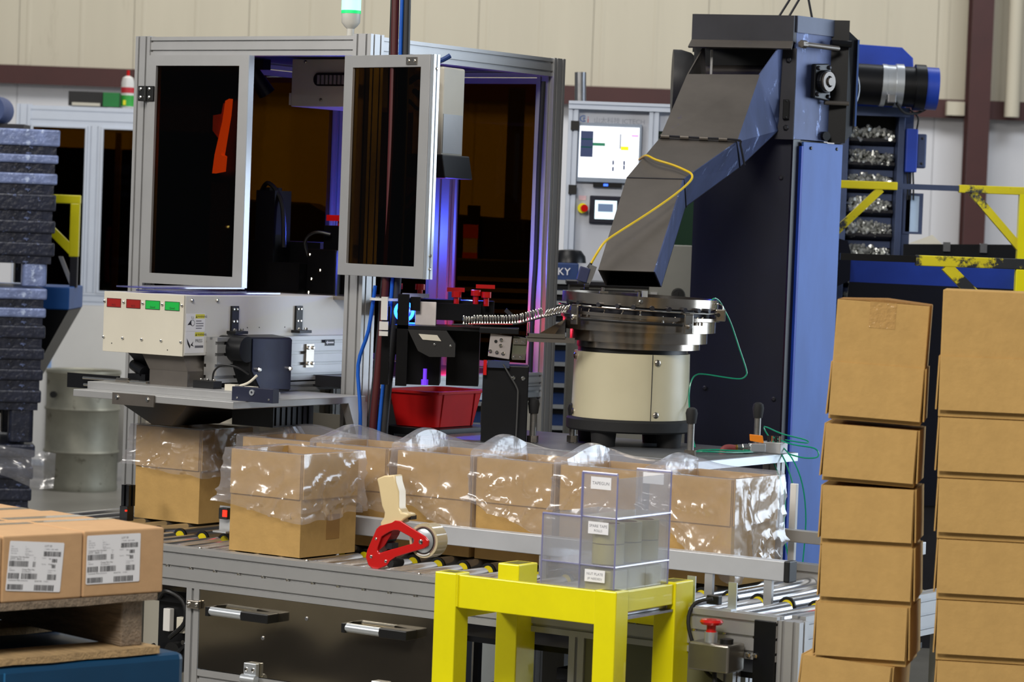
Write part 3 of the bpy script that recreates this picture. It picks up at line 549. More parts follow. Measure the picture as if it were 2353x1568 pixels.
part('amber_glow_block', MB(F).prism([(-6.270, 7.63, 2.030), (-6.235, 7.63, 2.035), (-6.228, 7.63, 2.070), (-6.213, 7.63, 2.075), (-6.225, 7.63, 2.000), (-6.240, 7.63, 1.950), (-6.270, 7.63, 1.980)], [(-6.270, 7.65, 2.030), (-6.235, 7.65, 2.035), (-6.228, 7.65, 2.070), (-6.213, 7.65, 2.075), (-6.225, 7.65, 2.000), (-6.240, 7.65, 1.950), (-6.270, 7.65, 1.980)]), emit('amber_block_glow', (255, 110, 10), .9), al)
sl = part('signal_light_base', MB(F).lathe((-5.655, 7.55, 2.284), [(.012, 0), (.012, .022), (.021, .03), (.030, .042), (.0305, .072), (0, .072)], 24), mat('light_grey_plastic', (206, 204, 196), .4), en, smooth=True)
part('green_lens', MB(F).lathe((-5.655, 7.55, 2.356), [(.031, 0), (.031, .085), (.02, .09), (0, .09)], 24), emit('green_signal_glow', (150, 255, 205), 1.6), sl, smooth=True)
part('green_lens_rim', MB(F).lathe((-5.655, 7.55, 2.354), [(.0315, 0), (.0315, .010), (.0, .010)], 24), emit('green_signal_rim', (30, 200, 110), .8), sl, smooth=True)
# bracket shelf between enclosure and hopper
sh = part('support_shelf', MB(F).box(-6.13, -5.50, 6.83, 7.49, 1.128, 1.15), ALU, en, bevel=.002)
part('shelf_brace', MB(F).extr((-5.60, 7.17, 1.125), (-5.56, 7.46, .80), (.045, 0, 0), (0, .03, .01), 2, 1), ALUW, en)
part('shelf_gusset', MB(F).prism([(-5.50, 7.40, 1.13), (-5.50, 7.50, 1.13), (-5.50, 7.50, .98), (-5.50, 7.47, .98)], [(-5.53, 7.40, 1.13), (-5.53, 7.50, 1.13), (-5.53, 7.50, .98), (-5.53, 7.47, .98)]), ALU, en)
# bundle of hoses falling along the corner post
cbn = thing('hose_bundle', 'bundle of black, red and blue hoses hanging from above along the enclosure corner post', 'hose', (-5.43, 7.42, .7), MF)
HB = mat('black_hose', (34, 34, 37), .5); HR = mat('dark_red_hose', (74, 20, 22), .45); HBL = mat('blue_air_hose', (24, 90, 190), .35)
for i, (du, dv_, r, mt_) in enumerate(((-.030, .01, .011, HB), (-.010, -.008, .012, HR), (.008, .0, .006, HBL), (.020, .012, .012, HB), (.002, .02, .011, HB))):
    bx = -5.375 + du
    part('hose', MB(F).tube([(bx - .012 * (i % 2), 7.425 + dv_, 3.0), (bx, 7.425 + dv_, 2.3), (bx + .004, 7.425 + dv_, 1.9), (bx - .004, 7.43 + dv_, 1.5), (bx - .02, 7.43 + dv_, 1.25), (bx - .035, 7.43 + dv_, 1.0), (bx - .03, 7.45 + dv_, .75)], r, 10), mt_, cbn, smooth=True)
part('hose', MB(F).tube([(-5.42, 7.41, 1.5), (-5.44, 7.41, 1.36), (-5.475, 7.41, 1.25), (-5.46, 7.41, 1.1), (-5.465, 7.42, .9)], .006), HBL, cbn, smooth=True)
part('cable_tie', MB(F).pipe((-5.395, 7.433, 1.455), (-5.395, 7.433, 1.463), .05, .046, 20), WHITE, cbn)
# ================================================================ DISCHARGE HOPPER
hp = thing('discharge_hopper', 'cream box-shaped discharge hopper with red and green plates above the left carton', 'hopper', (-5.95, 7.2, 1.15), MF)
ha, hb_, hv0, hv1, hz0, hz1 = -6.122, -5.80, 6.953, 7.80, 1.268, 1.452
part('housing', MB(F).box(ha + .004, hb_, hv0 + .004, hv1, hz0, hz1), WHITE, hp, bevel=.002)
fp = part('front_plate', MB(F).box(ha, hb_ - .001, hv0 - .003, hv0 + .004, hz0 - .002, hz1), CREAM, hp, bevel=.001)
GRN = mat('green_label_plate', (14, 176, 66), .45, 0, .04); RDL = mat('red_label_plate', (150, 16, 8), .45, 0, .05)
for i, (a, b) in enumerate(((-6.109, -6.052), (-6.030, -5.973), (-5.953, -5.895), (-5.875, -5.817))):
    m_ = GRN if i > 1 else RDL
    z0, z1 = 1.404, 1.4315
    lp = part('label_plate', MB(F).box(a, b, hv0 - .0045, hv0 - .003, z0, z1), m_, fp)
for i, (a, b) in enumerate(((-6.109, -6.052), (-6.030, -5.973), (-5.953, -5.895), (-5.875, -5.817))):
    z0, z1 = 1.404, 1.4315
    bd = MB(F).ring([(a, hv0 - .0047, z0), (b, hv0 - .0047, z0), (b, hv0 - .0047, z1), (a, hv0 - .0047, z1)], [(a + .0015, hv0 - .0047, z0 + .0015), (b - .0015, hv0 - .0047, z0 + .0015), (b - .0015, hv0 - .0047, z1 - .0015), (a + .0015, hv0 - .0047, z1 - .0015)], (0, .0002, 0))
    mid = (a + b) / 2
    bd.text('Good' if i > 1 else 'N.G', (mid, hv0 - .0049, z0 + .0045), (1, 0, 0), (0, 0, 1), .0088, 'CENTER')
    part('print', bd, INK if i > 1 else mat('dark_red_print', (60, 4, 4), .6), fp)
for u in (-6.118, -6.04, -5.963, -5.885, -5.807):
    for z in (1.421, 1.310): part('screw', MB(F).screw((u, hv0 - .003, z), (0, -1, 0), .0045, .006), CHROME, fp)
for u, z in ((-6.085, 1.292), (-5.86, 1.283)): part('screw', MB(F).screw((u, hv0 - .003, z), (0, -1, 0), .002, .001), BLACK, fp)
# warning signs on the long side (faces the conveyor exit)
X_ = hb_ + .0006; sg = part('warning_sign', MB(F).box(hb_, X_, 6.962, 7.052, 1.343, 1.397), PAPER, hp); sg2 = part('warning_sign', MB(F).box(hb_, X_, 6.960, 7.050, 1.276, 1.342), PAPER, hp)
def P2(v, z): return (X_ + .0004, v, z)
yl = mat('warning_yellow', (222, 216, 60), .5)
for s_, z0, tri in ((sg, 1.384, 1), (sg2, 1.329, 2)):
    part('yellow_band', MB(F).quad((X_ + .0002, 0, 0), (0, 1, 0), (0, 0, 1), 7.005, 7.049, z0 - .002, z0 + .011), yl, s_)
    m = MB(F).text('WARNING', P2(7.016, z0 + .0005), (0, 1, 0), (0, 0, 1), .0092)
    m.add([P2(7.007, z0), P2(7.014, z0), P2(7.0105, z0 + .008)], [(0, 1, 2)])
    if tri == 1:    # hand caught by a roller
        m.add([P2(6.968, 1.362), P2(6.985, 1.378), P2(6.986, 1.366), P2(6.990, 1.359), P2(6.981, 1.363)], [(0, 4, 1), (4, 3, 2), (4, 2, 1)])
        c0 = [(6.992 + .010 * math.cos(t), 1.3685 + .0095 * math.sin(t)) for t in [k * math.pi / 8 for k in range(16)]]; c1 = [(6.992 + (a - 6.992) * .88, 1.3685 + (b - 1.3685) * .88) for a, b in c0]
        m.ring([P2(a, b) for a, b in c0], [P2(a, b) for a, b in c1], (.0001, 0, 0))
        for k in range(2): m.add([P2(6.988 + .007 * k, 1.380), P2(6.990 + .007 * k, 1.380), P2(6.986 + .007 * k, 1.389), P2(6.985 + .007 * k, 1.389)], [(0, 1, 2, 3)])
    else:
        m.add([P2(6.966, 1.322), P2(6.972, 1.315), P2(6.985, 1.297), P2(6.982, 1.290), P2(6.971, 1.304)], [(0, 4, 1), (4, 3, 2), (4, 2, 1)])
        m.add([P2(6.985, 1.300), P2(6.998, 1.312), P2(6.994, 1.302), P2(7.002, 1.296)], [(0, 2, 1), (0, 3, 2)])
        m.text('PRESS', P2(7.007, 1.309), (0, 1, 0), (0, 0, 1), .0135)
    part('print', m, INK, s_)
gp = MB(F)
for k, t in enumerate(('KEEP', 'HANDS FROM', 'MOVING PARTS', 'CRUSH')): gp.text('', P2(7.008, 1.375 - .007 * k), (0, 1, 0), (0, 0, 1), .006)
for k, wd in enumerate((.026, .036, .036, .028)): gp.quad((X_ + .0003, 0, 0), (0, 1, 0), (0, 0, 1), 7.008, 7.008 + wd, 1.373 - .0075 * k, 1.3755 - .0075 * k)
gp.quad((X_ + .0003, 0, 0), (0, 1, 0), (0, 0, 1), 7.006, 7.046, 1.292, 1.299)
part('small_print', gp, INKG, sg)
for v, z in ((6.984, 1.438), (7.105, 1.438), (7.166, 1.289)): part('screw', MB(F).screw((hb_, v, z), (1, 0, 0), .006, .007), CHROME, hp)
for v in (7.26, 7.32, 7.45): part('screw', MB(F).screw((hb_, v, 1.352), (1, 0, 0), .002, .001), BLACK, hp)
for v in (7.19, 7.515):
    br = part('hinge_bracket', MB(F).box(hb_, hb_ + .008, v - .017, v + .017, 1.342, 1.420).box(hb_, hb_ + .035, v - .032, v + .032, 1.334, 1.343), BLACK, hp, bevel=.001)
    for dv_ in (-.008, .008):
        for z in (1.41, 1.372): part('screw', MB(F).screw((hb_ + .008, v + dv_, z), (1, 0, 0), .005, .002), CHROME, br)
        part('bolt', MB(F).screw((hb_ + .022, v + dv_ * 2.2, 1.343), (0, 0, 1), .006, .008), CHROME, br)
part('slide_profile', MB(F).extr((hb_ + .02, 7.06, 1.255), (hb_ + .02, 7.80, 1.255), (.05, 0, 0), (0, 0, .14), 1, 4, .010), ALU, hp)
part('lower_profile', MB(F).extr((hb_ + .02, 7.15, 1.166), (hb_ + .02, 7.80, 1.166), (.05, 0, 0), (0, 0, .028), 1, 1), ALU, hp)
jb = part('joint_plate', MB(F).box(hb_ + .046, hb_ + .052, 7.50, 7.54, 1.225, 1.30), STEEL, hp)
for v in (7.508, 7.532):
    for z in (1.288, 1.238): part('screw', MB(F).screw((hb_ + .052, v, z), (1, 0, 0), .006, .006), CHROME, jb)
ar = part('arrow_label', MB(F).box(hb_ + .0455, hb_ + .0462, 7.605, 7.655, 1.293, 1.313), BLACK, hp)
part('arrow', MB(F).add([(hb_ + .0466, v, z) for v, z in ((7.609, 1.303), (7.618, 1.310), (7.618, 1.3055), (7.650, 1.3055), (7.650, 1.3005), (7.618, 1.3005), (7.618, 1.296))], [(0, 1, 2, 3, 4, 5, 6)]), PAPER, ar)
# motor cover
mc = part('motor_cover', MB(F).rbox(hb_ + .045, hb_ + .12, 7.06, 7.38, 0, 0, .01) if False else MB(F).prism([(hb_ + .02, 7.13, 1.332), (hb_ + .02, 7.36, 1.332), (hb_ + .02, 7.365, 1.165), (hb_ + .02, 7.17, 1.165), (hb_ + .02, 7.13, 1.24)], [(hb_ + .10, 7.155, 1.328), (hb_ + .10, 7.362, 1.324), (hb_ + .10, 7.362, 1.155), (hb_ + .10, 7.20, 1.165), (hb_ + .10, 7.158, 1.22)]), BLACKM, hp, bevel=.006)
fc = part('cover_face', MB(F).prism([(hb_ + .1005, 7.162, 1.323), (hb_ + .1005, 7.357, 1.319), (hb_ + .1005, 7.357, 1.162), (hb_ + .1005, 7.204, 1.170), (hb_ + .1005, 7.164, 1.222)], [(hb_ + .103, 7.162, 1.323), (hb_ + .103, 7.357, 1.319), (hb_ + .103, 7.357, 1.162), (hb_ + .103, 7.204, 1.170), (hb_ + .103, 7.164, 1.222)]), mat('blue_black_cover', (34, 40, 66), .35, .2, .2, 12), hp)
for v in (7.19, 7.345): part('screw', MB(F).screw((hb_ + .103, v, 1.228), (1, 0, 0), .008, .012), CHROME, fc)
part('side_gear_cover', MB(F).cyl((hb_ + .0, 7.14, 1.29), (hb_ + .10, 7.14, 1.29), .04, n=24), BLACKM, hp, smooth=True)
# steel spout
sp = part('spout', MB(F).hexa([(-5.958, 6.985, 1.145), (-5.807, 6.985, 1.145), (-5.807, 7.22, 1.145), (-5.958, 7.22, 1.145), (-5.958, 6.985, 1.22), (-5.807, 6.985, 1.22), (-5.807, 7.22, 1.22), (-5.958, 7.22, 1.22)]), GUNM, hp)
part('spout_slope', MB(F).hexa([(-5.9585, 6.984, 1.219), (-5.8065, 6.984, 1.219), (-5.8065, 7.22, 1.219), (-5.9585, 7.22, 1.219), (-5.99, 6.98, 1.27), (-5.824, 6.98, 1.27), (-5.824, 7.25, 1.27), (-5.99, 7.25, 1.27)]), GUNM, hp)
part('rear_spout', MB(F).hexa([(-6.03, 7.05, 1.20), (-5.96, 7.05, 1.20), (-5.96, 7.2, 1.20), (-6.03, 7.2, 1.20), (-6.07, 7.0, 1.27), (-5.99, 7.0, 1.27), (-5.99, 7.2, 1.27), (-6.07, 7.2, 1.27)]), DARKS, hp)
part('slide_plate', MB(F).box(-6.135, -5.52, 6.90, 7.08, 1.150, 1.172), ALU, hp, bevel=.001)
cp = part('clamp_plate', MB(F).box(-5.965, -5.80, 6.823, 6.8285, 1.115, 1.150), GUNM, hp)
for u in (-5.945, -5.825): part('screw', MB(F).screw((u, 6.823, 1.137), (0, -1, 0), .007, .005), CHROME, cp)
part('stop_block', MB(F).box(-5.555, -5.40, 6.89, 6.92, 1.15, 1.192), mat('blue_black_block', (30, 34, 56), .4), hp, bevel=.001)
part('stop_pin', MB(F).pipe((-5.478, 6.89, 1.178), (-5.478, 6.887, 1.178), .009, .004, 16), ALUW, hp)
for u in (-5.535, -5.415): part('screw', MB(F).screw((u, 6.89, 1.16), (0, -1, 0), .0035, .002), CHROME, hp)
part('side_plate', MB(F).box(-6.30, -6.09, 6.99, 7.0, 1.142, 1.188), BLACKM, hp)
for v, z in ((6.975, 1.176), (6.98, 1.155)): part('guide_rod', MB(F).cyl((-6.22, v, z), (-5.96, v, z), .0045, n=10), CHROME, hp, smooth=True)
part('rod_nut', MB(F).cyl((-6.08, 6.975, 1.176), (-6.03, 6.975, 1.176), .01, n=6), STEEL, hp)
part('air_cylinder', MB(F).cyl((-6.06, 7.03, 1.225), (-5.99, 7.0, 1.205), .018, n=16).box(-6.05, -5.98, 6.99, 7.03, 1.18, 1.20), BLACKM, hp, smooth=True)
sb = part('sensor_row', MB(F).box(-5.78, -5.70, 6.98, 7.02, 1.172, 1.195), BLACK, hp); part('sensor_head', MB(F).box(-5.66, -5.62, 6.985, 7.01, 1.172, 1.19).box(-5.585, -5.55, 6.985, 7.01, 1.172, 1.188), CREAM, sb)
for u in (-5.765, -5.74, -5.715): part('screw', MB(F).screw((u, 7.0, 1.195), (0, 0, 1), .005, .006), CHROME, sb)
part('sensor_cable', MB(F).tube([(-5.72, 7.0, 1.19), (-5.715, 7.0, 1.225), (-5.69, 7.01, 1.245), (-5.65, 7.03, 1.24), (-5.62, 7.05, 1.22)], .003), BLACK, hp, smooth=True)
part('sensor_cable', MB(F).tube([(-5.64, 7.0, 1.18), (-5.60, 7.02, 1.195), (-5.58, 7.04, 1.22)], .004), CREAM, hp, smooth=True)
part('lower_funnel', MB(F).hexa([(-5.93, 6.97, 1.05), (-5.85, 6.97, 1.05), (-5.85, 7.2, 1.05), (-5.93, 7.2, 1.05), (-5.98, 6.86, 1.125), (-5.70, 6.86, 1.125), (-5.70, 7.25, 1.125), (-5.98, 7.25, 1.125)]), BLACKM, hp)
part('under_motor', MB(F).box(-5.72, -5.56, 7.10, 7.30, 1.06, 1.125), BLACK, hp)
for k in range(7): part('fin', MB(F).box(-5.559, -5.556, 7.11 + .027 * k, 7.118 + .027 * k, 1.065, 1.12), BLACKM, hp)
part('cover_sheet', MB(F).box(-6.10, -5.96, 6.98, 7.44, 1.466, 1.471), VIOLET, hp); part('cover_sheet', MB(F).box(-6.08, -5.83, 7.05, 7.46, 1.455, 1.460), VIOLET, hp)
# ================================================================ RED TUB
rt = thing('red_tub', 'red plastic tub on the black shelf inside the machine enclosure', 'tub', (-5.411, 7.745, 1.056), MF)
tu, tv = -5.411, 7.745
def tubring(m, a0, b0, z0, a1, b1, z1):
    return m.prism([(x, y, z0) for x, y in rr(tu - a0, tu + a0, tv - b0, tv + b0, .035)], [(x, y, z1) for x, y in rr(tu - a1, tu + a1, tv - b1, tv + b1, .035)])
o0 = rr(tu - .078, tu + .078, tv - .122, tv + .122, .03); o1 = rr(tu - .10, tu + .09, tv - .135, tv + .152, .03); i1 = rr(tu - .096, tu + .086, tv - .131, tv + .148, .03); i0 = rr(tu - .074, tu + .074, tv - .118, tv + .118, .03); n_ = len(o0)
m = MB(F); Z0, Z1 = 1.056, 1.168
m.add([(x, y, Z0) for x, y in o0] + [(x, y, Z1) for x, y in o1] + [(x, y, Z1) for x, y in i1] + [(x, y, Z0 + .006) for x, y in i0],
      [tuple(range(n_ - 1, -1, -1)), tuple(range(3 * n_, 4 * n_))] + [(k * n_ + i, k * n_ + (i + 1) % n_, (k + 1) * n_ + (i + 1) % n_, (k + 1) * n_ + i) for k in range(3) for i in range(n_)])
part('tub_body', m, RED, rt, smooth=True)
r0_ = rr(tu - .112, tu + .102, tv - .146, tv + .166, .035); part('rim', MB(F).ring([(x, y, Z1 - .006) for x, y in r0_], [(x, y, Z1 - .006) for x, y in i1], (0, 0, .008)), RED, rt)
for v in (tv - .085, tv + .09): part('rib', MB(F).prism([(tu + .077, v - .003, Z0), (tu + .081, v, Z0), (tu + .077, v + .003, Z0)], [(tu + .089, v - .003, Z1 - .008), (tu + .093, v, Z1 - .008), (tu + .089, v + .003, Z1 - .008)]), RED, rt)
tr_ = thing('tub_shelf', 'black steel shelf carrying the red tub', 'shelf', (-5.40, 7.76, 0), MF)
part('shelf_board', MB(F).box(-5.51, -5.29, 7.60, 7.93, 1.03, 1.054), BLACKM, tr_, bevel=.002)
for v in (7.62, 7.88):
    for u in (-5.5, -5.32): part('shelf_leg', MB(F).box(u, u + .02, v, v + .02, 0, 1.03), BLACKM, tr_)
# ================================================================ FEEDER TABLE
tb = thing('feeder_table', 'grey steel table on rubber capped threaded rods carrying the bowl feeder', 'table', (-4.7, 7.75, 0), MF)
part('table_top', MB(F).box(-5.27, -4.255, 7.42, 8.03, 1.015, 1.04), mat('grey_table_plate', (118, 120, 124), .38, .5, .15, 10), tb, bevel=.002)
part('edge_strip', MB(F).box(-4.255, -4.25, 7.42, 8.03, 1.014, 1.0385), ALUW, tb)
for u, v in ((-5.22, 7.47), (-4.30, 7.97), (-4.31, 7.47), (-5.22, 7.97)): part('leg', MB(F).extr((u, v, 0), (u, v, 1.015), (.05, 0, 0), (0, .05, 0)), ALU, tb)
ROD = mat('threaded_rod_zinc', (140, 138, 134), .35, .8, .15, 120, stretch=(.2, .2, 8))
for u, v, zt in ((-4.345, 7.535, 1.185), (-4.925, 7.575, 1.175), (-5.02, 7.52, 1.168), (-4.37, 7.985, 1.185), (-4.86, 7.70, 1.16)):
    rd = part('threaded_rod', MB(F).cyl((u, v, 1.04), (u, v, zt - .03), .0105, n=14), ROD, tb, smooth=True)
    part('nut', MB(F).cyl((u, v, 1.042), (u, v, 1.062), .018, n=6), STEEL, rd)
    part('rubber_cap', MB(F).lathe((u, v, zt - .045), [(.0, 0), (.014, 0), (.018, .03), (.015, .042), (.008, .047), (0, .048)], 14), RUBBER, rd, smooth=True)
# ================================================================ BOWL FEEDER
BX, BY = .372, 9.12
bw = thing('bowl_feeder', 'vibratory bowl feeder: stepped steel bowl on a cream drum with black base', 'feeder', (BX, BY, 1.04))
def L(prof, m, name, par=bw, n=64, c=None, **k): return part(name, MB().lathe(c or (BX, BY, 0), prof, n), m, par, smooth=True, **k)
CRD = mat('cream_drum_enamel', (200, 192, 162), .35, 0, .04, 6, dirt=(190, 182, 152), dthr=.66)
L([(0, 1.085), (.19, 1.085), (.196, 1.09), (.196, 1.118), (.188, 1.125), (0, 1.125)], RUBBER, 'base_ring')
for k in range(4):
    a = math.radians(45 + 90 * k + 10); x, y = BX + .145 * math.cos(a), BY + .145 * math.sin(a)
    part('foot', MB().cyl((x, y, 1.04), (x, y, 1.087), .036, .04, n=20), RUBBER, bw, smooth=True)
dm = L([(0, 1.122), (.182, 1.122), (.178, 1.326), (0, 1.326)], CRD, 'drum_cover')
sa = math.radians(-72); part('drum_seam', MB().box(BX + .1805 * math.cos(sa) - .001, BX + .1805 * math.cos(sa) + .001, BY + .1815 * math.sin(sa) - .002, BY + .1795 * math.sin(sa), 1.125, 1.326), DARKS, dm)
for a, z in ((-67, 1.302), (-67, 1.143), (-166, 1.14), (-166, 1.31)):
    a = math.radians(a); d = (math.cos(a), math.sin(a), 0); part('cover_screw', MB().screw((BX + .180 * d[0], BY + .180 * d[1], z), d, .0095, .006, 14), STEEL, dm)
L([(0, 1.324), (.168, 1.324), (.168, 1.343), (0, 1.343)], BLACK, 'gap_ring')
BST = mat('polished_bowl_steel', (172, 162, 150), .2, .95, .22, 6, dirt=(120, 96, 66), dthr=.72, stretch=(1, 1, 2))
L([(0, 1.34), (.19, 1.340), (.19, 1.358), (.212, 1.360), (.212, 1.392), (.236, 1.394), (.236, 1.428), (.242, 1.43), (.242, 1.44), (.233, 1.44), (.233, 1.40), (.2, 1.39), (.02, 1.38), (0, 1.38)], BST, 'bowl', c=(BX + .018, BY, 0))
# slanting upper rim, open gap between the two rails
BO = .018
tilt = Matrix.Translation((BX + BO, BY, 1.455)) @ Matrix.Rotation(math.radians(1.6), 4, 'Y') @ Matrix.Translation((-BX, -BY, -1.455))
part('upper_rim', MB(tilt).lathe((BX, BY, 0), [(.238, 1.470), (.241, 1.470), (.241, 1.502), (.238, 1.502), (.238, 1.470)], 64), BST, bw, smooth=True)
part('lower_rail', MB(tilt).lathe((BX, BY, 0), [(.243, 1.436), (.249, 1.436), (.249, 1.446), (.243, 1.446), (.243, 1.436)], 64), BST, bw, smooth=True)
part('inner_wall', MB(tilt).lathe((BX, BY, 0), [(.21, 1.40), (.214, 1.40), (.216, 1.49), (.212, 1.49), (.21, 1.40)], 48), DARKS, bw, smooth=True)
part('guide_wire', MB(tilt).tube([(BX + .25 * math.cos(math.radians(a)), BY + .25 * math.sin(math.radians(a)), 1.462) for a in range(-175, -9, 8)], .0028, 6, 1), CHROME, bw, smooth=True)
for k, a in enumerate((-152, -140, -122, -108, -97, -84, -72, -60, -48, -37)):
    a = math.radians(a); part('rail_knob', MB(tilt).cyl((BX + .240 * math.cos(a), BY + .240 * math.sin(a), 1.470), (BX + .256 * math.cos(a), BY + .256 * math.sin(a), 1.470), .007, n=10), DARKS, bw, smooth=True)
def clampb(a, z):
    a = math.radians(a); R_ = Matrix.Translation((BX + BO, BY, 0)) @ Matrix.Rotation(a + math.pi / 2, 4, 'Z')
    c = part('rim_clamp', MB(R_).box(-.0155, .0155, -.265, -.259, z - .052, z + .004).box(-.0155, .0155, -.265, -.236, z + .004, z + .008), STEEL, bw, bevel=.002)
    part('clamp_screw', MB(R_).screw((0, -.265, z - .030), (0, -1, 0), .0085, .01, 14), CHROME, c)
clampb(-141, 1.462); clampb(-58, 1.448)
a0 = MB(); a0.tube([(BX + BO + .262 * math.cos(math.radians(a)), BY + .262 * math.sin(math.radians(a)), 1.428 - .008 * (a + 135) / 80) for a in range(-135, -62, 8)], .0045, 6, 1); part('black_wiper', a0, BLACK, bw, smooth=True)
# air jet block at the right and bent sensor tabs on top of the rim
aj = part('air_jet_block', MB().box(.617, .648, 9.02, 9.06, 1.432, 1.470), STEEL, bw, bevel=.004); part('jet_hole', MB().cyl((.626, 9.02, 1.452), (.626, 9.018, 1.452), .006, n=12), BLACK, aj)
part('wire_loop', MB().tube([(.612, 9.04, 1.482), (.625, 9.03, 1.486), (.638, 9.03, 1.48), (.640, 9.03, 1.468)], .0015, 6), CHROME, bw)
cl_ = part('sensor_clip', MB().box(.372, .378, 8.876, 8.90, 1.478, 1.520).box(.362, .378, 8.876, 8.90, 1.518, 1.522), STEEL, bw); part('clip_plate', MB().box(.385, .402, 8.885, 8.90, 1.492, 1.520), ALUW, cl_); part('clip_screw', MB().screw((.382, 8.876, 1.488), (0, -1, 0), .006, .004), CHROME, cl_)
part('rim_bolt', MB().box(.258, .285, 8.93, 8.95, 1.508, 1.514).cyl((.268, 8.94, 1.495), (.268, 8.94, 1.525), .005, n=8), STEEL, bw)
part('side_lip', MB().prism([(.12, 9.02, 1.36), (.16, 8.98, 1.36), (.16, 9.1, 1.36)], [(.08, 9.02, 1.375), (.16, 8.98, 1.425), (.16, 9.1, 1.42)]), BST, bw)
# ================================================================ LINEAR TRACK WITH SHOULDER PINS
tk = thing('linear_track', 'black linear feed track leading shiny pins from the bowl into the machine', 'feed track', (-.02, 9.05, 1.04))
tp = [(-.185, 9.02, 1.392), (-.10, 9.0, 1.396), (-.02, 8.99, 1.399), (.02, 8.98, 1.404), (.06, 8.965, 1.417), (.10, 8.95, 1.430), (.145, 8.93, 1.440)]
for s in (-.006, .006): part('track_rail', MB().tube([(x, y + s, z + .001) for x, y, z in tp], .0022, 6, 3), DARKS, tk, smooth=True)
part('track_base', MB().box(-.10, .02, 8.975, 9.06, 1.372, 1.390), BLACKM, tk, bevel=.002)
part('red_guide_line', MB().tube([(-.135, 8.985, 1.398), (-.05, 8.98, 1.401), (.0, 8.975, 1.402)], .0012, 5), REDG, tk)
part('track_arm', MB().box(.045, .16, 8.95, 8.97, 1.366, 1.378).box(.045, .05, 8.95, 8.97, 1.37, 1.41), STEEL, tk)
part('arm_fin', MB().prism([(.05, 8.955, 1.352), (.19, 8.955, 1.352), (.19, 8.955, 1.368), (.04, 8.955, 1.368)], [(.05, 8.965, 1.352), (.19, 8.965, 1.352), (.19, 8.965, 1.368), (.04, 8.965, 1.368)]), GUNM, tk)
ps = part('post', MB().box(-.085, .055, 9.0, 9.12, 1.04, 1.275), BLACKM, tk, bevel=.003)
pl = part('screw_plate', MB().prism([(-.066, 8.99, 1.373), (.0, 8.99, 1.366), (-.006, 8.99, 1.294), (-.072, 8.99, 1.302)], [(-.066, 9.0, 1.373), (.0, 9.0, 1.366), (-.006, 9.0, 1.294), (-.072, 9.0, 1.302)]), mat('satin_plate', (186, 178, 176), .4, .6, .05), tk, bevel=.002)
for x, z in ((-.033, 1.353), (-.034, 1.336), (-.065, 1.318), (-.045, 1.315), (-.026, 1.312)): part('screw', MB().screw((x, 8.99, z), (0, -1, 0), .0055, .006, 10), CHROME, pl)
part('plate_hole', MB().cyl((-.049, 8.99, 1.348), (-.049, 8.9885, 1.348), .005, n=10), BLACK, pl)
gl = part('leaf_spring_block', MB().prism([(.004, 9.0, 1.366), (.048, 9.0, 1.36), (.042, 9.0, 1.296), (.0, 9.0, 1.298)], [(.004, 9.02, 1.366), (.048, 9.02, 1.36), (.042, 9.02, 1.296), (.0, 9.02, 1.298)]), mat('green_grey_spring', (98, 100, 84), .4, .4), tk)
for z in (1.35, 1.303): part('clamp_strip', MB().box(.004 - (1.35 - z) * .05, .042, 8.994, 9.0, z - .009, z + .009), STEEL, gl)
for x, z in ((.014, 1.349), (.033, 1.349), (.008, 1.302), (.028, 1.302)): part('screw', MB().screw((x, 8.994, z), (0, -1, 0), .004, .003, 8), CHROME, gl)
for x in (.008, .038): part('screw', MB().screw((x, 9.0, 1.238), (0, -1, 0), .0065, .005, 12), CHROME, ps)
part('blue_bracket', MB().box(-.072, -.005, 8.985, 9.0, 1.268, 1.29), mat('slate_blue_bracket', (50, 60, 88), .4), tk); part('red_clip', MB().box(-.084, -.074, 8.98, 9.0, 1.245, 1.29), RED, tk)
part('grey_cable', MB().tube([(-.024, 8.98, 1.28), (-.005, 8.975, 1.25), (.02, 8.975, 1.21), (.024, 8.975, 1.18), (.023, 8.98, 1.06)], .0025, 6), mat('dark_grey_cable', (70, 70, 70), .5), tk, smooth=True)
part('deflector', MB().boxm(Matrix.Translation((-.012, 9.0, 1.435)) @ Matrix.Rotation(.7, 4, 'Y'), .03, .004, .012), DARKS, tk)
# pins: one built, the rest copied
def pin(loc, label):
    t = solid('shoulder_pin', MB(Matrix.Translation(loc)).lathe((0, 0, 0), [(0, 0), (.0036, 0), (.0036, .004), (.0022, .006), (.0022, .011), (.0034, .012), (.0034, .026), (.0026, .028), (0, .028)], 10), CHROME, label, 'pin', 'shoulder pins hanging in the linear track', smooth=True); return t
OW = 'first second third fourth fifth sixth seventh eighth ninth tenth eleventh twelfth thirteenth fourteenth fifteenth sixteenth seventeenth eighteenth nineteenth twentieth'.split()
OW += ['twenty-' + q for q in OW[:9]] + ['thirtieth']
p0 = pin((-.149, 9.0, 1.395), 'leftmost upright steel pin at the free end of the feed track')
def pinat(x, y, z, rx=0, ry=0, lab=None, grp=None, s=1):
    q = p0.copy(); C.objects.link(q); q.location = (x, y, z); q.rotation_euler = (rx, ry, 0); q.scale = (s, s, s)
    if lab: q['label'] = lab
    if grp: q['group'] = grp
    return q
for i in range(1, 30):
    t = i / 29; x = -.149 + .24 * t; 
    for a, b in zip(tp, tp[1:]):
        if a[0] <= x <= b[0]: k = (x - a[0]) / (b[0] - a[0]); y = a[1] + (b[1] - a[1]) * k; z = a[2] + (b[2] - a[2]) * k
    pinat(x, y - .004, z - .002 + .004 * (i > 3), 0, (-.12 if i > 6 else 0) - .35 * max(0, t - .75) + random.uniform(-.05, .05), OW[i] + ' upright steel pin from the left end of the feed track')
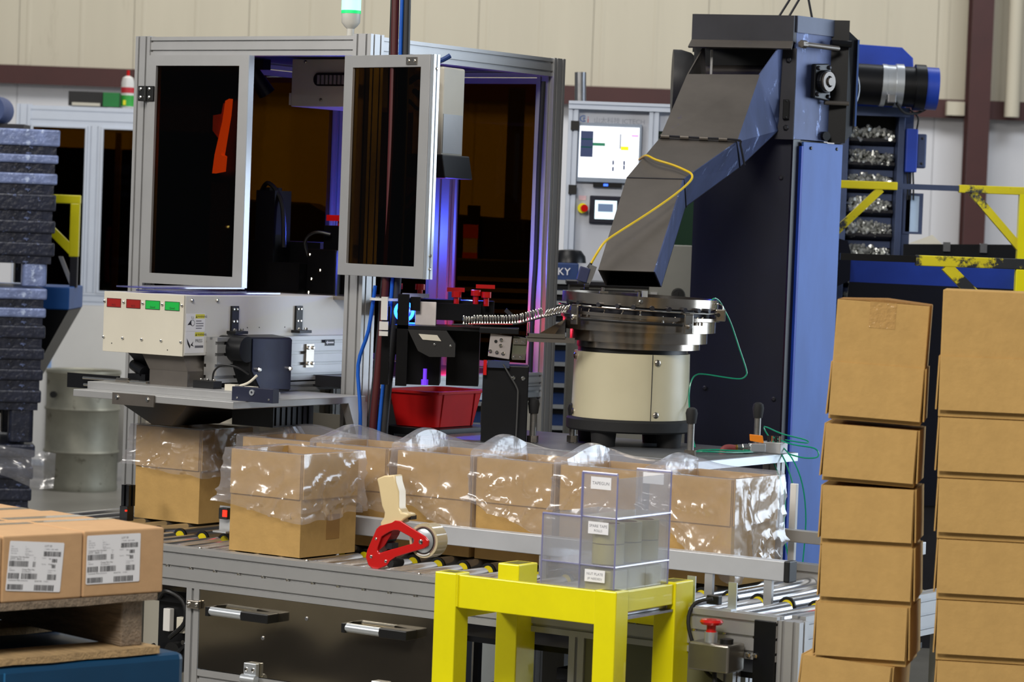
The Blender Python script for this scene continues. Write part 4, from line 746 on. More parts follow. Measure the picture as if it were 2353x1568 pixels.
for i in range(9):
    t = i / 8; x = .092 + .065 * t; pinat(x, 8.935 - .0 * t, 1.430 + .016 * t, .2, .55 + random.uniform(-.1, .1), OW[i] + ' slanted pin from the left on the track bend beside the bowl', 'pins on the track bend')
for k, a in enumerate((-148, -139, -131, -118, -104, -92, -76, -66, -55, -51, -46, -41)):
    a = math.radians(a); pinat(BX + BO + .243 * math.cos(a), BY + .243 * math.sin(a), 1.4455 + .014 * (k < 6) - .00, random.uniform(-.5, .1), 3.3 + random.uniform(-.35, .35), OW[k] + ' pin from the left hanging in the rim gap of the steel bowl', 'pins in the bowl rim', .95)
    W2[p0.name] = W2[p0.name]
# ================================================================ BUCKET ELEVATOR WITH CHUTE
el = thing('bucket_elevator', 'tall dark blue bucket elevator with steel chute pouring into the bowl', 'elevator', (.85, 10.45, 0))
FL, FR, BR, B2, B1 = (.608, 10.24), (.945, 10.13), (1.085, 10.30), (1.14, 10.85), (.66, 10.9)
def vp(poly, z0, z1): return MB().prism([(x, y, z0) for x, y in poly], [(x, y, z1) for x, y in poly])
part('column', vp([(.63, 10.26), (.955, 10.155), (1.07, 10.31), (1.12, 10.84), (.67, 10.88)], .0, 2.03), BLACKM, el)
part('front_panel', vp([(.61, 10.245), (.935, 10.14), (.938, 10.15), (.613, 10.255)], .02, 2.05), NAVY, el)  # shade on the front side is put into its near-black blue
part('corner_angle', vp([(.935, 10.128), (.962, 10.155), (.955, 10.162), (.93, 10.139)], .02, 2.05), mat('black_blue_angle', (22, 22, 28), .4), el)
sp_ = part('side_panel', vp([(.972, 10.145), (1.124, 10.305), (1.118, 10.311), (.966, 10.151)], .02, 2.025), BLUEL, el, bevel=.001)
part('panel_edge', vp([(.958, 10.165), (.972, 10.145), (.966, 10.140), (.952, 10.160)], .02, 2.01), BLUEP, el)
for x, y, z in ((.672, 10.222, 1.165), (.905, 10.147, 1.14), (.90, 10.15, 1.9), (.66, 10.225, 1.9)): part('panel_screw', MB().screw((x, y, z), (-.31, -.95, 0), .008, .005, 10), DARKS, el)
for x, z in ((1.0, 2.005), (1.10, 2.008)): part('panel_screw', MB().screw((x, x * 1.067 + 9.107, z), (.7, -.7, 0), .006, .004, 8), BLACK, sp_)
# head
hd = part('head_box', vp([(.585, 10.21), (.925, 10.11), (1.065, 10.275), (1.09, 10.8), (.62, 10.85)], 2.36, 2.452), DARKS, el)
part('head_back', vp([(.60, 10.40), (.9, 10.30), (1.06, 10.33), (1.10, 10.84), (.64, 10.88)], 2.02, 2.36), BLACKM, el)
part('hood_front', vp([(.578, 10.2), (.918, 10.10), (.925, 10.11), (.585, 10.21)], 2.362, 2.451), DARKS, el)
part('hood_lip', MB().hexa([(.562, 10.12, 2.334), (.905, 10.02, 2.334), (.908, 10.03, 2.330), (.565, 10.13, 2.330), (.578, 10.2, 2.364), (.918, 10.10, 2.364), (.921, 10.11, 2.362), (.581, 10.21, 2.362)]), GUNM, el)
sd = part('side_plate', vp([(.93, 10.115), (1.078, 10.275), (1.072, 10.281), (.924, 10.121)], 2.032, 2.420), SCUFF, el, bevel=.001)
part('top_band', vp([(.932, 10.108), (1.086, 10.274), (1.08, 10.28), (.926, 10.114)], 2.395, 2.452), mat('blue_grey_band', (72, 78, 96), .45, .3), el)
part('front_flange', vp([(.868, 10.115), (.93, 10.10), (.934, 10.112), (.872, 10.127)], 2.03, 2.34), DARKS, el)
q = part('latch_plate', MB().box(.893, .912, 10.09, 10.108, 2.10, 2.165), BLACKM, el)
for z in (2.16, 2.105): part('screw', MB().screw((.9025, 10.09, z), (0, -1, 0), .0035, .003), BLACK, q)
for z in (2.30, 2.07): part('bolt', MB().screw((.905, 10.105, z), (0, -1, 0), .01, .008, 6), DARKS, el)
fn = part('rear_flange', vp([(1.066, 10.262), (1.125, 10.252), (1.13, 10.30), (1.08, 10.30)], 2.03, 2.452), BLACKM, el)
part('guard', MB().prism([(1.125, 10.29, 2.42), (1.163, 10.31, 2.39), (1.163, 10.31, 2.10), (1.155, 10.31, 2.065), (1.125, 10.29, 2.03)], [(1.125, 10.6, 2.42), (1.163, 10.6, 2.39), (1.163, 10.6, 2.10), (1.155, 10.6, 2.065), (1.125, 10.6, 2.03)]), BLACKM, el)
part('guard_edge', MB().box(1.161, 1.167, 10.30, 10.32, 2.09, 2.39), BLUEL, el)
part('tension_bolt', MB().cyl((.955, 10.1, 2.355), (1.085, 10.22, 2.352), .009, n=12).cyl((.945, 10.095, 2.355), (.962, 10.112, 2.355), .014, n=6), GUNM, el, smooth=True)
part('tension_bolt', MB().cyl((1.045, 10.22, 2.165), (1.13, 10.24, 2.165), .008, n=10), GUNM, el, smooth=True)
part('tension_bolt', MB().cyl((1.06, 10.22, 2.37), (1.13, 10.24, 2.37), .012, n=10), BLACKM, el, smooth=True)
BD = Matrix.Translation((1.02, 10.205, 2.235)) @ Matrix.Rotation(math.radians(47), 4, 'Z')
be = part('bearing_block', MB(BD).prism([(-.045, 0, -.058), (.03, 0, -.064), (.045, 0, -.045), (.045, 0, .045), (.03, 0, .064), (-.045, 0, .058)], [(-.045, -.02, -.058), (.03, -.02, -.064), (.045, -.02, -.045), (.045, -.02, .045), (.03, -.02, .064), (-.045, -.02, .058)]).cyl((0, -.02, 0), (0, -.04, 0), .04, n=24), BLACKM, el, bevel=.004)
part('bearing_race', MB(BD).pipe((.0, -.04, 0), (0, -.048, 0), .034, .02, 24), GUNM, be, smooth=True); part('shaft_end', MB(BD).cyl((0, -.04, 0), (0, -.055, 0), .014, n=16), GUNM, be, smooth=True)
for x, z in ((-.03, .045), (-.03, -.045), (.03, .05), (.03, -.05)): part('bolt', MB(BD).screw((x, -.02, z), (0, -1, 0), .008, .008, 6), DARKS, be)
part('lug', MB().cyl((1.05, 10.24, 2.05), (1.058, 10.225, 2.05), .016, n=12), BLACK, el)
fg = part('fan_guard', MB().pipe((1.158, 10.66, 2.24), (1.163, 10.655, 2.24), .085, .078, 28), mat('grey_fan_guard', (90, 92, 98), .4, .4), el, smooth=True)
for r_ in (.06, .042, .024): part('guard_ring', MB().pipe((1.160, 10.658, 2.24), (1.163, 10.655, 2.24), r_ + .004, r_, 24), DARKS, fg)
part('pulley_guard',
     MB().lathe((0, 0, 0), [(0, -.06), (.05, -.056), (.085, -.04), (.108, -.015), (.118, .02), (.118, .05), (0, .05)], 32), mat('grey_black_guard', (44, 44, 46), .45), el, smooth=True)
pg = [o for o in el.children if o.name.startswith('pulley_guard')][0]
for v in pg.data.vertices:
    a = Vector(v.co) + Vector((.85, 10.45, 0)); v.co = Vector((.588 - a.z * 1.0, 10.62 + a.x * .8, 2.235 + a.y * 1.0)) - Vector((.85, 10.45, 0))
# chute
f_ = [((.558, 10.02, 2.235), (.803, 10.02, 2.242)), ((.458, 9.7, 2.005), (.711, 9.7, 2.002)), ((.346, 9.45, 1.868), (.529, 9.45, 1.87)), ((.252, 8.95, 1.577), (.424, 8.95, 1.578))]
br_ = [(.884, 10.12, 2.06), (.737, 9.88, 1.923), (.546, 9.6, 1.782), (.454, 9.12, 1.529)]
V = Vector; fl_ = [V(a) for a, b in f_]; fr_ = [V(b) for a, b in f_]; bR = [V(b) for b in br_]; bL = [bR[i] - (fr_[i] - fl_[i]) for i in range(4)]
def skin(n, A, B, m, th):
    mb = MB()
    for i in range(3): mb.hexa([A[i + 1], B[i + 1], B[i + 1] + th, A[i + 1] + th, A[i], B[i], B[i] + th, A[i] + th])
    return part(n, mb, m, el)
skin('chute_front', fl_, fr_, GUNM, V((0, .003, -.002))); skin('chute_side', fr_, bR, SCUFF, V((-.004, 0, 0))); skin('chute_side', fl_, bL, GUNM, V((.004, 0, 0))); skin('chute_back', bL, bR, DARKS, V((0, -.004, .002)))
part('chute_cheek', MB().prism([fr_[0], bR[0], V((.89, 10.12, 2.345)), V((.862, 10.05, 2.33))], [p + V((-.004, 0, 0)) for p in (fr_[0], bR[0], V((.89, 10.12, 2.345)), V((.862, 10.05, 2.33)))]), SCUFF, el)
part('chute_cheek', MB().prism([fl_[0], bL[0], V((.62, 10.2, 2.345)), V((.60, 10.12, 2.31))], [p + V((.004, 0, 0)) for p in (fl_[0], bL[0], V((.62, 10.2, 2.345)), V((.60, 10.12, 2.31)))]), GUNM, el)
part('discharge_roller', MB().cyl((.64, 10.33, 2.265), (.90, 10.27, 2.27), .02, n=16), GUNM, el, smooth=True)
part('chute_strip', MB().box(.645, .652, 10.18, 10.2, 2.2, 2.33), ALU, el)
part('hinge_rod', MB().tube([fl_[1] + V((-.002, -.006, .008)), fl_[1].lerp(fr_[1], .5) + V((0, -.006, .007)), fr_[1] + V((0, -.006, .006)), fr_[1] + V((.012, -.002, -.01)), fr_[1] + V((.028, .0, -.075))], .004, 6), DARKS, el, smooth=True)
for t_ in (.0, .25, .5, .75): part('hinge_knuckle', MB().cyl(fl_[1].lerp(fr_[1], t_ + .01) + V((0, -.006, .007)), fl_[1].lerp(fr_[1], t_ + .12) + V((0, -.006, .007)), .007, n=10), GUNM, el, smooth=True)
for i in (1, 2): part('weld_bead', MB().tube([fl_[i] + V((0, -.002, 0)), fr_[i] + V((0, -.002, 0)), fr_[i].lerp(bR[i], .5) + V((.002, 0, 0)), bR[i] + V((.002, 0, 0))], .0022, 5, 1), DARKS, el)
for i, (x0, x1, y) in enumerate(((.882, .912, 10.4), (.917, .945, 10.4), (1.012, 1.0, 10.4))):
    part('hanger_wire', MB().cyl((x0, y, 2.45), (x0 + (x1 - x0) * 6, y, 2.76), .004, n=8), DARKS, el)
# level sensor with yellow cable lying on the chute
ls = thing('level_sensor', 'blue level sensor on a bracket hanging at the chute mouth with yellow cable', 'sensor', (.225, 8.94, 1.53))
part('sensor_body', MB().boxm(Matrix.Translation((.208, 8.94, 1.562)) @ Matrix.Rotation(.25, 4, 'Y'), .032, .03, .045), mat('blue_grey_sensor', (44, 50, 84), .4), ls, bevel=.003)
part('bracket', MB().prism([(.226, 8.93, 1.594), (.248, 8.93, 1.586), (.236, 8.93, 1.55), (.226, 8.93, 1.53), (.214, 8.93, 1.535)], [(.226, 8.935, 1.594), (.248, 8.935, 1.586), (.236, 8.935, 1.55), (.226, 8.935, 1.53), (.214, 8.935, 1.535)]), GALV, ls)
part('lens_foot', MB().cyl((.212, 8.935, 1.528), (.226, 8.935, 1.528), .011, n=12).box(.192, .218, 8.93, 8.945, 1.534, 1.540), BLACK, ls)
part('strain_relief', MB().cyl((.222, 8.94, 1.582), (.232, 8.94, 1.6), .006, .004, 10), BLACK, ls)
yc = [(.230, 8.935, 1.597), (.248, 8.94, 1.63), (.268, 8.965, 1.66), (.30, 9.02, 1.685), (.40, 9.15, 1.751), (.49, 9.28, 1.815), (.545, 9.4, 1.862), (.552, 9.43, 1.885), (.53, 9.47, 1.90), (.49, 9.50, 1.916), (.44, 9.52, 1.93), (.41, 9.55, 1.943), (.39, 9.6, 1.93)]
part('yellow_cable', MB().tube(yc, .0038, 8), mat('yellow_cable', (214, 180, 20), .4), ls, smooth=True)
# ================================================================ AIR LINES AND MANIFOLD
AIR = mat('green_air_tube', (0, 148, 112), .3, 0, .05, coat=.3)
at = thing('air_tube', 'thin green air tube looping from the bowl rim down to the table', 'tube', (.6, 9.1, 1.04))
part('tube', MB().tube([(.600, 9.04, 1.482), (.603, 9.04, 1.494), (.616, 9.05, 1.502), (.632, 9.07, 1.492), (.648, 9.09, 1.468), (.672, 9.1, 1.424), (.70, 9.1, 1.35), (.724, 9.1, 1.285), (.723, 9.1, 1.266), (.705, 9.1, 1.256), (.66, 9.1, 1.259), (.60, 9.1, 1.266), (.572, 9.1, 1.264), (.556, 9.09, 1.245), (.549, 9.07, 1.2), (.553, 9.0, 1.12), (.566, 8.95, 1.05)], .0023, 8), AIR, at, smooth=True)
mf = thing('air_manifold', 'small aluminium air manifold with orange valve and green tubes on the table corner', 'manifold', (.79, 9.0, 1.04))
part('block', MB().boxm(Matrix.Translation((.805, 8.98, 1.057)) @ Matrix.Rotation(-.55, 4, 'Z'), .075, .05, .034), ALU, mf, bevel=.002)
part('ball_valve', MB().boxm(Matrix.Translation((.752, 8.93, 1.058)) @ Matrix.Rotation(.25, 4, 'Z'), .05, .024, .026), ALUW, mf, bevel=.003)
part('fitting', MB().cyl((.692, 8.92, 1.055), (.735, 8.925, 1.057), .012, n=6).cyl((.708, 8.92, 1.055), (.722, 8.922, 1.056), .015, n=12), CHROME, mf, smooth=True)
part('brass_nut', MB().cyl((.682, 8.918, 1.055), (.694, 8.92, 1.055), .011, n=6), mat('brass', (190, 150, 70), .3, .9), mf)
part('orange_handle', MB().hexa([(.730, 8.925, 1.078), (.772, 8.925, 1.072), (.772, 8.94, 1.072), (.730, 8.94, 1.078), (.728, 8.925, 1.098), (.768, 8.925, 1.095), (.768, 8.94, 1.095), (.728, 8.94, 1.098)]), mat('orange_handle', (226, 128, 16), .4), mf, bevel=.002)
part('red_hose', MB().tube([(.685, 8.918, 1.055), (.660, 8.91, 1.056), (.645, 8.90, 1.045), (.636, 8.89, 1.01), (.62, 8.88, .96)], .010, 10), mat('dull_red_hose', (130, 62, 62), .5), mf, smooth=True)
for k in range(4): part('push_fitting', MB().cyl((.79 + .011 * k, 8.975 - .004 * k, 1.074), (.79 + .011 * k, 8.975 - .004 * k, 1.093), .0045, n=8), CHROME if k % 2 else BLACK, mf)
for pts in ([(.79, 8.975, 1.09), (.775, 8.97, 1.12), (.83, 8.97, 1.10), (.90, 8.97, 1.085), (.905, 8.97, 1.075), (.84, 8.97, 1.082)],
            [(.80, 8.97, 1.09), (.86, 8.96, 1.07), (.93, 8.96, 1.06), (.94, 8.96, 1.035), (.90, 8.96, 1.03), (.85, 8.97, 1.04)],
            [(.80, 8.97, 1.08), (.84, 8.95, 1.02), (.87, 8.94, .93), (.875, 8.94, .82), (.86, 8.94, .74), (.90, 8.94, .6)],
            [(.81, 8.97, 1.08), (.86, 8.95, 1.03), (.895, 8.94, .95), (.91, 8.94, .84), (.905, 8.94, .70)],
            [(.79, 8.975, 1.05), (.825, 8.95, .97), (.845, 8.94, .90), (.845, 8.94, .80), (.87, 8.94, .70)],
            [(.77, 8.95, 1.045), (.68, 8.86, 1.046), (.60, 8.80, 1.05), (.56, 8.83, 1.047), (.60, 8.9, 1.048), (.7, 8.93, 1.05)],
            [(.77, 8.95, 1.047), (.69, 8.88, 1.05), (.61, 8.84, 1.053), (.57, 8.86, 1.048)]):
    part('green_tube', MB().tube(pts, .0023, 6), AIR, mf, smooth=True)
# grey control cabinet behind the bowl
gc = thing('grey_cabinet', 'grey steel control cabinet with black rotary switch behind the bowl feeder', 'cabinet', (.5, 11.0, 0))
GC = mat('grey_cabinet_paint', (128, 128, 122), .5, 0, .05)
part('cabinet_body', MB().box(.50, .665, 10.95, 11.2, 0, 1.652), GC, gc, bevel=.004); part('low_cabinet', MB().box(.205, .50, 10.98, 11.25, 0, 1.50), GC, gc, bevel=.004)
part('top_ledge', MB().box(.195, .51, 10.96, 11.26, 1.492, 1.505), DARKS, gc)
dsp = part('dark_display', MB().box(.245, .47, 10.97, 10.98, 1.425, 1.478), BLACK, gc); part('display_cover', MB().box(.345, .465, 10.966, 10.97, 1.425, 1.470), GC, dsp)
sw = part('rotary_switch', MB().cyl((.608, 10.95, 1.468), (.608, 10.925, 1.468), .026, .022, 20), BLACK, gc, smooth=True); part('pointer', MB().prism([(.575, 10.92, 1.462), (.608, 10.92, 1.448), (.608, 10.92, 1.482)], [(.575, 10.93, 1.462), (.608, 10.93, 1.448), (.608, 10.93, 1.482)]), BLACK, sw)
part('door_hinge', MB().box(.505, .53, 10.935, 10.95, 1.43, 1.475), ALU, gc); part('door_lug', MB().cyl((.525, 10.95, 1.60), (.525, 10.935, 1.60), .012, n=12), BLACK, gc)
# ================================================================ BACKGROUND LEFT
le = thing('rear_enclosure', 'pale aluminium machine enclosure with dark amber windows far back on the left', 'machine', (-2.6, 19.0, 0))
PALE = mat('pale_aluminium', (198, 206, 220), .4, .25, .04, 5)
YE = 18.6
for x, y in ((-3.114, YE + .03), (-1.86, YE + .03), (-3.114, YE + 1), (-1.86, YE + 1)): part('corner_post', MB().extr((x, y, 0), (x, y, 2.354), (.09, 0, 0), (0, .06, 0), 2, 2, .008), PALE, le)
for z, h in ((2.288, .12), (1.144, .078)):
    for y in (YE + .03, YE + 1): part('cross_beam', MB().extr((-3.069, y, z), (-1.905, y, z), (0, .05, 0), (0, 0, h), 1, 2, .008), PALE, le)
    part('side_beam', MB().extr((-3.114, YE + .06, z), (-3.114, YE + .97, z), (.05, 0, 0), (0, 0, h), 1, 2, .008), PALE, le)
part('mid_post', MB().extr((-2.666, YE + .03, 1.184), (-2.666, YE + .03, 2.228), (.084, 0, 0), (0, .05, 0), 2, 1, .008), PALE, le)
for a, b in ((-3.066, -2.71), (-2.623, -1.91)):
    fm = part('window_frame', MB().ring([(a, YE, 1.184), (b, YE, 1.184), (b, YE, 2.228), (a, YE, 2.228)], [(a + .014, YE, 1.198), (b - .014, YE, 1.198), (b - .014, YE, 2.214), (a + .014, YE, 2.214)], (0, .02, 0)), PALE, le)
    part('pane', MB().box(a + .014, b - .014, YE + .008, YE + .013, 1.198, 2.214), AMBER, fm)
part('base_panel', MB().box(-3.07, -1.905, YE, YE + .005, .12, 1.104), WHITE, le); part('base_post', MB().box(-2.915, -2.892, YE - .01, YE, .12, 1.0), mat('pale_blue_strip', (140, 170, 215), .5), le)
part('inner_rack', MB().box(-3.0, -2.0, YE + .4, YE + .7, .9, 2.1), BLACKM, le); part('inner_bar', MB().box(-2.56, -2.525, YE + .2, YE + .25, 1.2, 2.2), CREAM, le); part('red_cable', MB().tube([(-2.58, YE + .2, 1.6), (-2.59, YE + .18, 1.42), (-2.585, YE + .2, 1.25)], .014), RED, le)
bt_ = thing('black_tray', 'black tray on top of the far left enclosure', 'tray', (-2.736, YE + .15, 2.3565))
part('tray_body', MB().ring([(-2.844, YE + .05, 2.3565), (-2.63, YE + .05, 2.3565), (-2.63, YE + .3, 2.3565), (-2.844, YE + .3, 2.3565)], [(-2.836, YE + .058, 2.3565), (-2.638, YE + .058, 2.3565), (-2.638, YE + .292, 2.3565), (-2.836, YE + .292, 2.3565)], (0, 0, .09)).box(-2.838, -2.636, YE + .056, YE + .294, 2.3565, 2.362), BLACKM, bt_)
solid('paper_scrap', MB().box(-2.815, -2.64, YE + .01, YE + .045, 2.3565, 2.375), CREAM, 'pale scrap of packing lying in front of the black tray', 'packing')
gcr = thing('green_crate', 'small green crate beside the spray bottle on the far left enclosure', 'crate', (-2.57, YE + .12, 2.3565))
part('crate_body', MB().ring([(-2.622, YE + .02, 2.3565), (-2.52, YE + .02, 2.3565), (-2.52, YE + .2, 2.3565), (-2.622, YE + .2, 2.3565)], [(-2.616, YE + .026, 2.3565), (-2.526, YE + .026, 2.3565), (-2.526, YE + .194, 2.3565), (-2.616, YE + .194, 2.3565)], (0, 0, .088)), mat('green_plastic', (0, 120, 50), .5), gcr); part('crate_floor', MB().box(-2.618, -2.524, YE + .024, YE + .196, 2.3565, 2.361), mat('green_plastic', (0, 120, 50), .5), gcr)
bo = thing('spray_bottle', 'white bottle with red nozzle and green label on the far left enclosure', 'bottle', (-2.474, YE + .06, 2.3565)); BC = (-2.474, YE + .06, 2.3565)
part('bottle_body', MB().lathe(BC, [(0, 0), (.040, 0), (.041, .155), (.034, .185), (.014, .198), (0, .199)], 20), WHITE, bo, smooth=True)
part('green_label', MB().lathe(BC, [(.0415, .006), (.0415, .075)], 20), mat('green_label', (50, 160, 60), .5), bo, smooth=True)
part('red_label', MB().lathe(BC, [(.0416, .09), (.0416, .125)], 20), mat('red_label', (190, 40, 50), .5), bo, smooth=True); part('yellow_spot', MB().box(-2.495, -2.478, YE + .012, YE + .02, 2.37, 2.40), YEL, bo)
part('nozzle', MB().cyl((-2.474, YE + .06, 2.554), (-2.474, YE + .06, 2.59), .01, n=10), RED, bo, smooth=True)
fm_ = thing('fan_motor', 'blue round fan motor at the left picture edge beside the pale enclosure', 'motor', (-2.72, 15.3, 2.15))
part('motor_body', MB().cyl((-2.72, 15.2, 2.2), (-2.72, 15.5, 2.2), .075, n=24), mat('slate_blue_motor', (60, 80, 130), .5), fm_, smooth=True); part('motor_bracket', MB().box(-2.76, -2.55, 15.25, 15.45, 2.05, 2.13), DARKS, fm_); part('stand', MB().box(-2.74, -2.68, 15.3, 15.4, 0, 2.05), DARKS, fm_)
# tipping cart
tc_ = thing('tipping_cart', 'blue tipping cart with yellow push frame behind the black pallet stack', 'cart', (-2.2, 14.5, 0))
YT = YEL
fr_y = part('push_frame', MB().box(-2.32, -2.135, 14.48, 14.52, 1.73, 1.772), YT, tc_, bevel=.004); part('frame_post', MB().box(-2.182, -2.137, 14.48, 14.52, 1.47, 1.732), YT, tc_, bevel=.004)
part('frame_brace', MB().prism([(-2.28, 14.485, 1.63), (-2.28, 14.485, 1.575), (-2.17, 14.485, 1.47), (-2.15, 14.485, 1.51)], [(-2.28, 14.515, 1.63), (-2.28, 14.515, 1.575), (-2.17, 14.515, 1.47), (-2.15, 14.515, 1.51)]), YT, tc_)
part('grey_post', MB().box(-2.175, -2.14, 14.48, 14.52, 1.32, 1.47), DARKS, tc_); part('grey_brace', MB().prism([(-2.235, 14.49, 1.47), (-2.215, 14.49, 1.47), (-2.15, 14.49, 1.32), (-2.17, 14.49, 1.32)], [(-2.235, 14.51, 1.47), (-2.215, 14.51, 1.47), (-2.15, 14.51, 1.32), (-2.17, 14.51, 1.32)]), ALU, tc_)
part('blue_rim', MB().box(-2.9, -2.147, 14.3, 14.75, 1.215, 1.325), mat('bright_blue_paint', (26, 92, 170), .45), tc_, bevel=.006)
part('hopper_body', MB().hexa([(-2.9, 14.35, .7), (-2.42, 14.35, .7), (-2.42, 14.7, .7), (-2.9, 14.7, .7), (-2.9, 14.31, 1.214), (-2.15, 14.31, 1.214), (-2.15, 14.74, 1.214), (-2.9, 14.74, 1.214)]), BLACKM, tc_)
part('cart_leg', MB().box(-2.62, -2.55, 14.45, 14.55, 0, .72), DARKS, tc_); part('cart_leg', MB().box(-2.88, -2.82, 14.45, 14.55, 0, .72), DARKS, tc_)
# steel drum
dr_ = thing('steel_drum', 'weathered grey steel drum standing on the floor behind the black pallet stack', 'drum', (-2.60, 18.0, 0))
DRM = mat('weathered_drum_steel', (142, 140, 126), .5, .45, .2, 5, dirt=(98, 92, 78), dthr=.6)
part('drum_shell', MB().lathe((-2.60, 18.0, 0), [(0, .03), (.222, .03), (.222, 0), (.226, .015), (.222, .04), (.222, .22), (.232, .235), (.222, .25), (.222, .48), (.232, .495), (.222, .51), (.222, .70), (.23, .715), (.226, .73), (.216, .72), (.216, .06), (0, .06)], 40), DRM, dr_, smooth=True)
part('bung', MB().cyl((-2.745, 17.8, .585), (-2.75, 17.78, .585), .02, n=14), BLACK, dr_); part('red_tag', MB().box(-2.48, -2.38, 17.76, 17.78, .605, .64), RED, dr_)
for k, (h, m_) in enumerate(((.12, BLACK), (.11, GALV), (.11, CREAM), (.12, CREAM), (.12, CREAM))):
    z = .05 + .122 * k; solid('pale_tray', MB().ring([(-2.36, 18.3, z), (-2.0, 18.3, z), (-2.0, 18.6, z), (-2.36, 18.6, z)], [(-2.34, 18.32, z), (-2.02, 18.32, z), (-2.02, 18.58, z), (-2.34, 18.58, z)], (0, 0, h)).box(-2.36, -2.0, 18.3, 18.6, z, z + .01), m_, ('black base tray of the stack right of the grey drum', 'grey tray, second from the floor right of the grey drum', 'lowest cream tray right of the grey drum', 'middle cream tray right of the grey drum', 'top cream tray of the stack right of the grey drum')[k], 'tray', 'trays stacked beside the drum')
solid('tray_dolly', MB().box(-2.38, -1.98, 18.28, 18.62, .0, .05), BLACK, 'flat black dolly on the floor under the tray stack by the drum', 'dolly')
# stack of black plastic pallets
BP = mat('black_recycled_plastic', (34, 38, 54), .34, .1, .45, 14, bump=.4, dirt=(120, 136, 185), dthr=.60, bscale=40, coat=.2)
BPL = mat('silvery_lit_plastic', (124, 138, 180), .36, .2, .35, 12, bump=.4, dirt=(190, 205, 235), dthr=.56, bscale=40)  # bluish light on the black plastic is put into this colour
tiers = [(2.06, 1.955, -2.09, 1), (1.945, 1.89, -2.095, 1), (1.86, 1.79, -2.097, 1), (1.765, 1.66, -2.10, 0), (1.645, 1.565, -2.10, 0), (1.545, 1.46, -2.10, 0), (1.335, 1.265, -2.128, 1), (1.245, 1.185, -2.13, 1), (1.165, 1.085, -2.13, 0), (1.06, .99, -2.132, 0), (.965, .895, -2.135, 0), (.87, .79, -2.14, 0), (.62, .54, -2.16, 0), (.52, .44, -2.165, 0), (.42, .34, -2.17, 0), (.32, .22, -2.17, 0), (.2, .0, -2.17, 0)]
tl_ = ['topmost pallet of the black stack, silvery', 'second pallet from the top of the black stack, silvery', 'third pallet from the top of the black stack', 'fourth pallet from the top, dark with a thick rim', 'fifth pallet from the top of the black stack', 'sixth pallet from the top, resting on single foot blocks',
       'pale silvery pallet just below the gap in the black stack', 'eighth black pallet, second below the gap', 'ninth black pallet, third below the gap', 'tenth black pallet, fourth below the gap', 'eleventh black pallet of the stack', 'twelfth black pallet, above the second foot block',
       'black pallet just below the second foot block, partly under film', 'black pallet under the plastic film, second below the foot block', 'black pallet third below the second foot block', 'black pallet second from the floor in the stack', 'lowest black pallet of the stack standing on the floor']
SR = Matrix.Translation((-2.10, 13.5, 0)) @ Matrix.Rotation(math.radians(13), 4, 'Z') @ Matrix.Translation((2.10, -13.5, 0))
for i, (z1, z0, xr, sv) in enumerate(tiers):
    t = thing('plastic_pallet', tl_[i], 'pallet', (-2.55, 13.8, z0), group='black plastic pallets in the tall stack')
    m_ = BPL if sv else BP
    part('deck', MB(SR).box(-3.0, xr, 13.5, 14.3, z1 - (z1 - z0) * .72, z1), m_, t, bevel=.008)
    part('rim_lip', MB(SR).box(-3.0, xr - .014, 13.515, 14.29, (tiers[i + 1][0] + .001 if i not in (5, 11, 16) else z0 - .012 * (i < 16)), z1 - (z1 - z0) * .72), BP, t)
    if i in (5, 11):
        for x in (xr - .085, xr - .45): part('foot_block', MB(SR).rbox(x - .055, x + .055, 13.52, 13.66, z0 - .115 if i == 5 else z0 - .16, z0 - .01, .02), BPL if i == 5 else BP, t, bevel=.006)
        for x in (xr - .085, xr - .45): part('foot_block', MB(SR).rbox(x - .055, x + .055, 14.1, 14.25, z0 - .115 if i == 5 else z0 - .16, z0 - .01, .02), BP, t)
rnd = random.Random(3); rows = []
for i in range(15):
    row = []
    for j in range(19):
        t = j / 18; s_ = i / 14; x = -2.60 + (.545) * t; ztop = .66 - .07 * t; zb = .66 - .10 - .1 * t if t < .2 else .52 - .08 * t
        z = ztop + (zb - .02 * math.sin(t * 9) - ztop) * s_; y = 13.44 - .12 * (1 - t) - .03 * s_ + .025 * noise.noise(Vector((x * 14 + z * 9, z * 16, 3))) - .02 * abs(math.sin(t * 7 + s_ * 4)); row.append((x, y, z))
    rows.append(row)
m = MB().add([p for r_ in rows for p in r_], [(i * 19 + j, i * 19 + j + 1, (i + 1) * 19 + j + 1, (i + 1) * 19 + j) for i in range(14) for j in range(18)])
solid('plastic_sheet', m, FILM, 'loose clear plastic film hanging from the black pallet stack', 'film', smooth=True)
# ================================================================ BACKGROUND BEHIND THE ENCLOSURE
dp_ = thing('dark_press', 'large dark machine standing behind the amber enclosure windows', 'machine', (-.55, 14.3, 0))
part('press_body', MB().prism([(-1.3, 13.9, 0), (.12, 13.9, 0), (.12, 13.9, 1.73), (-.62, 13.9, 1.76), (-.84, 13.9, 1.70), (-.98, 13.9, 1.775), (-1.3, 13.9, 1.78)], [(-1.3, 14.8, 0), (.12, 14.8, 0), (.12, 14.8, 1.73), (-.62, 14.8, 1.76), (-.84, 14.8, 1.70), (-.98, 14.8, 1.775), (-1.3, 14.8, 1.78)]), BLACKM, dp_, bevel=.01)
part('press_tower', MB().box(-.23, -.17, 13.8, 13.9, 1.2, 1.79), BLACKM, dp_); part('press_column', MB().box(-.06, .02, 13.95, 14.1, 1.7, 2.35), DARKS, dp_)
tch = thing('tool_chest', 'dark blue tool chest with bright drawer pulls behind the enclosure, lettering SKY', 'tool chest', (.01, 12.6, 0))
part('chest_body', MB().box(-.25, .270, 12.5, 12.9, .1, 1.553), mat('chest_blue', (38, 62, 112), .4, .1), tch, bevel=.005)
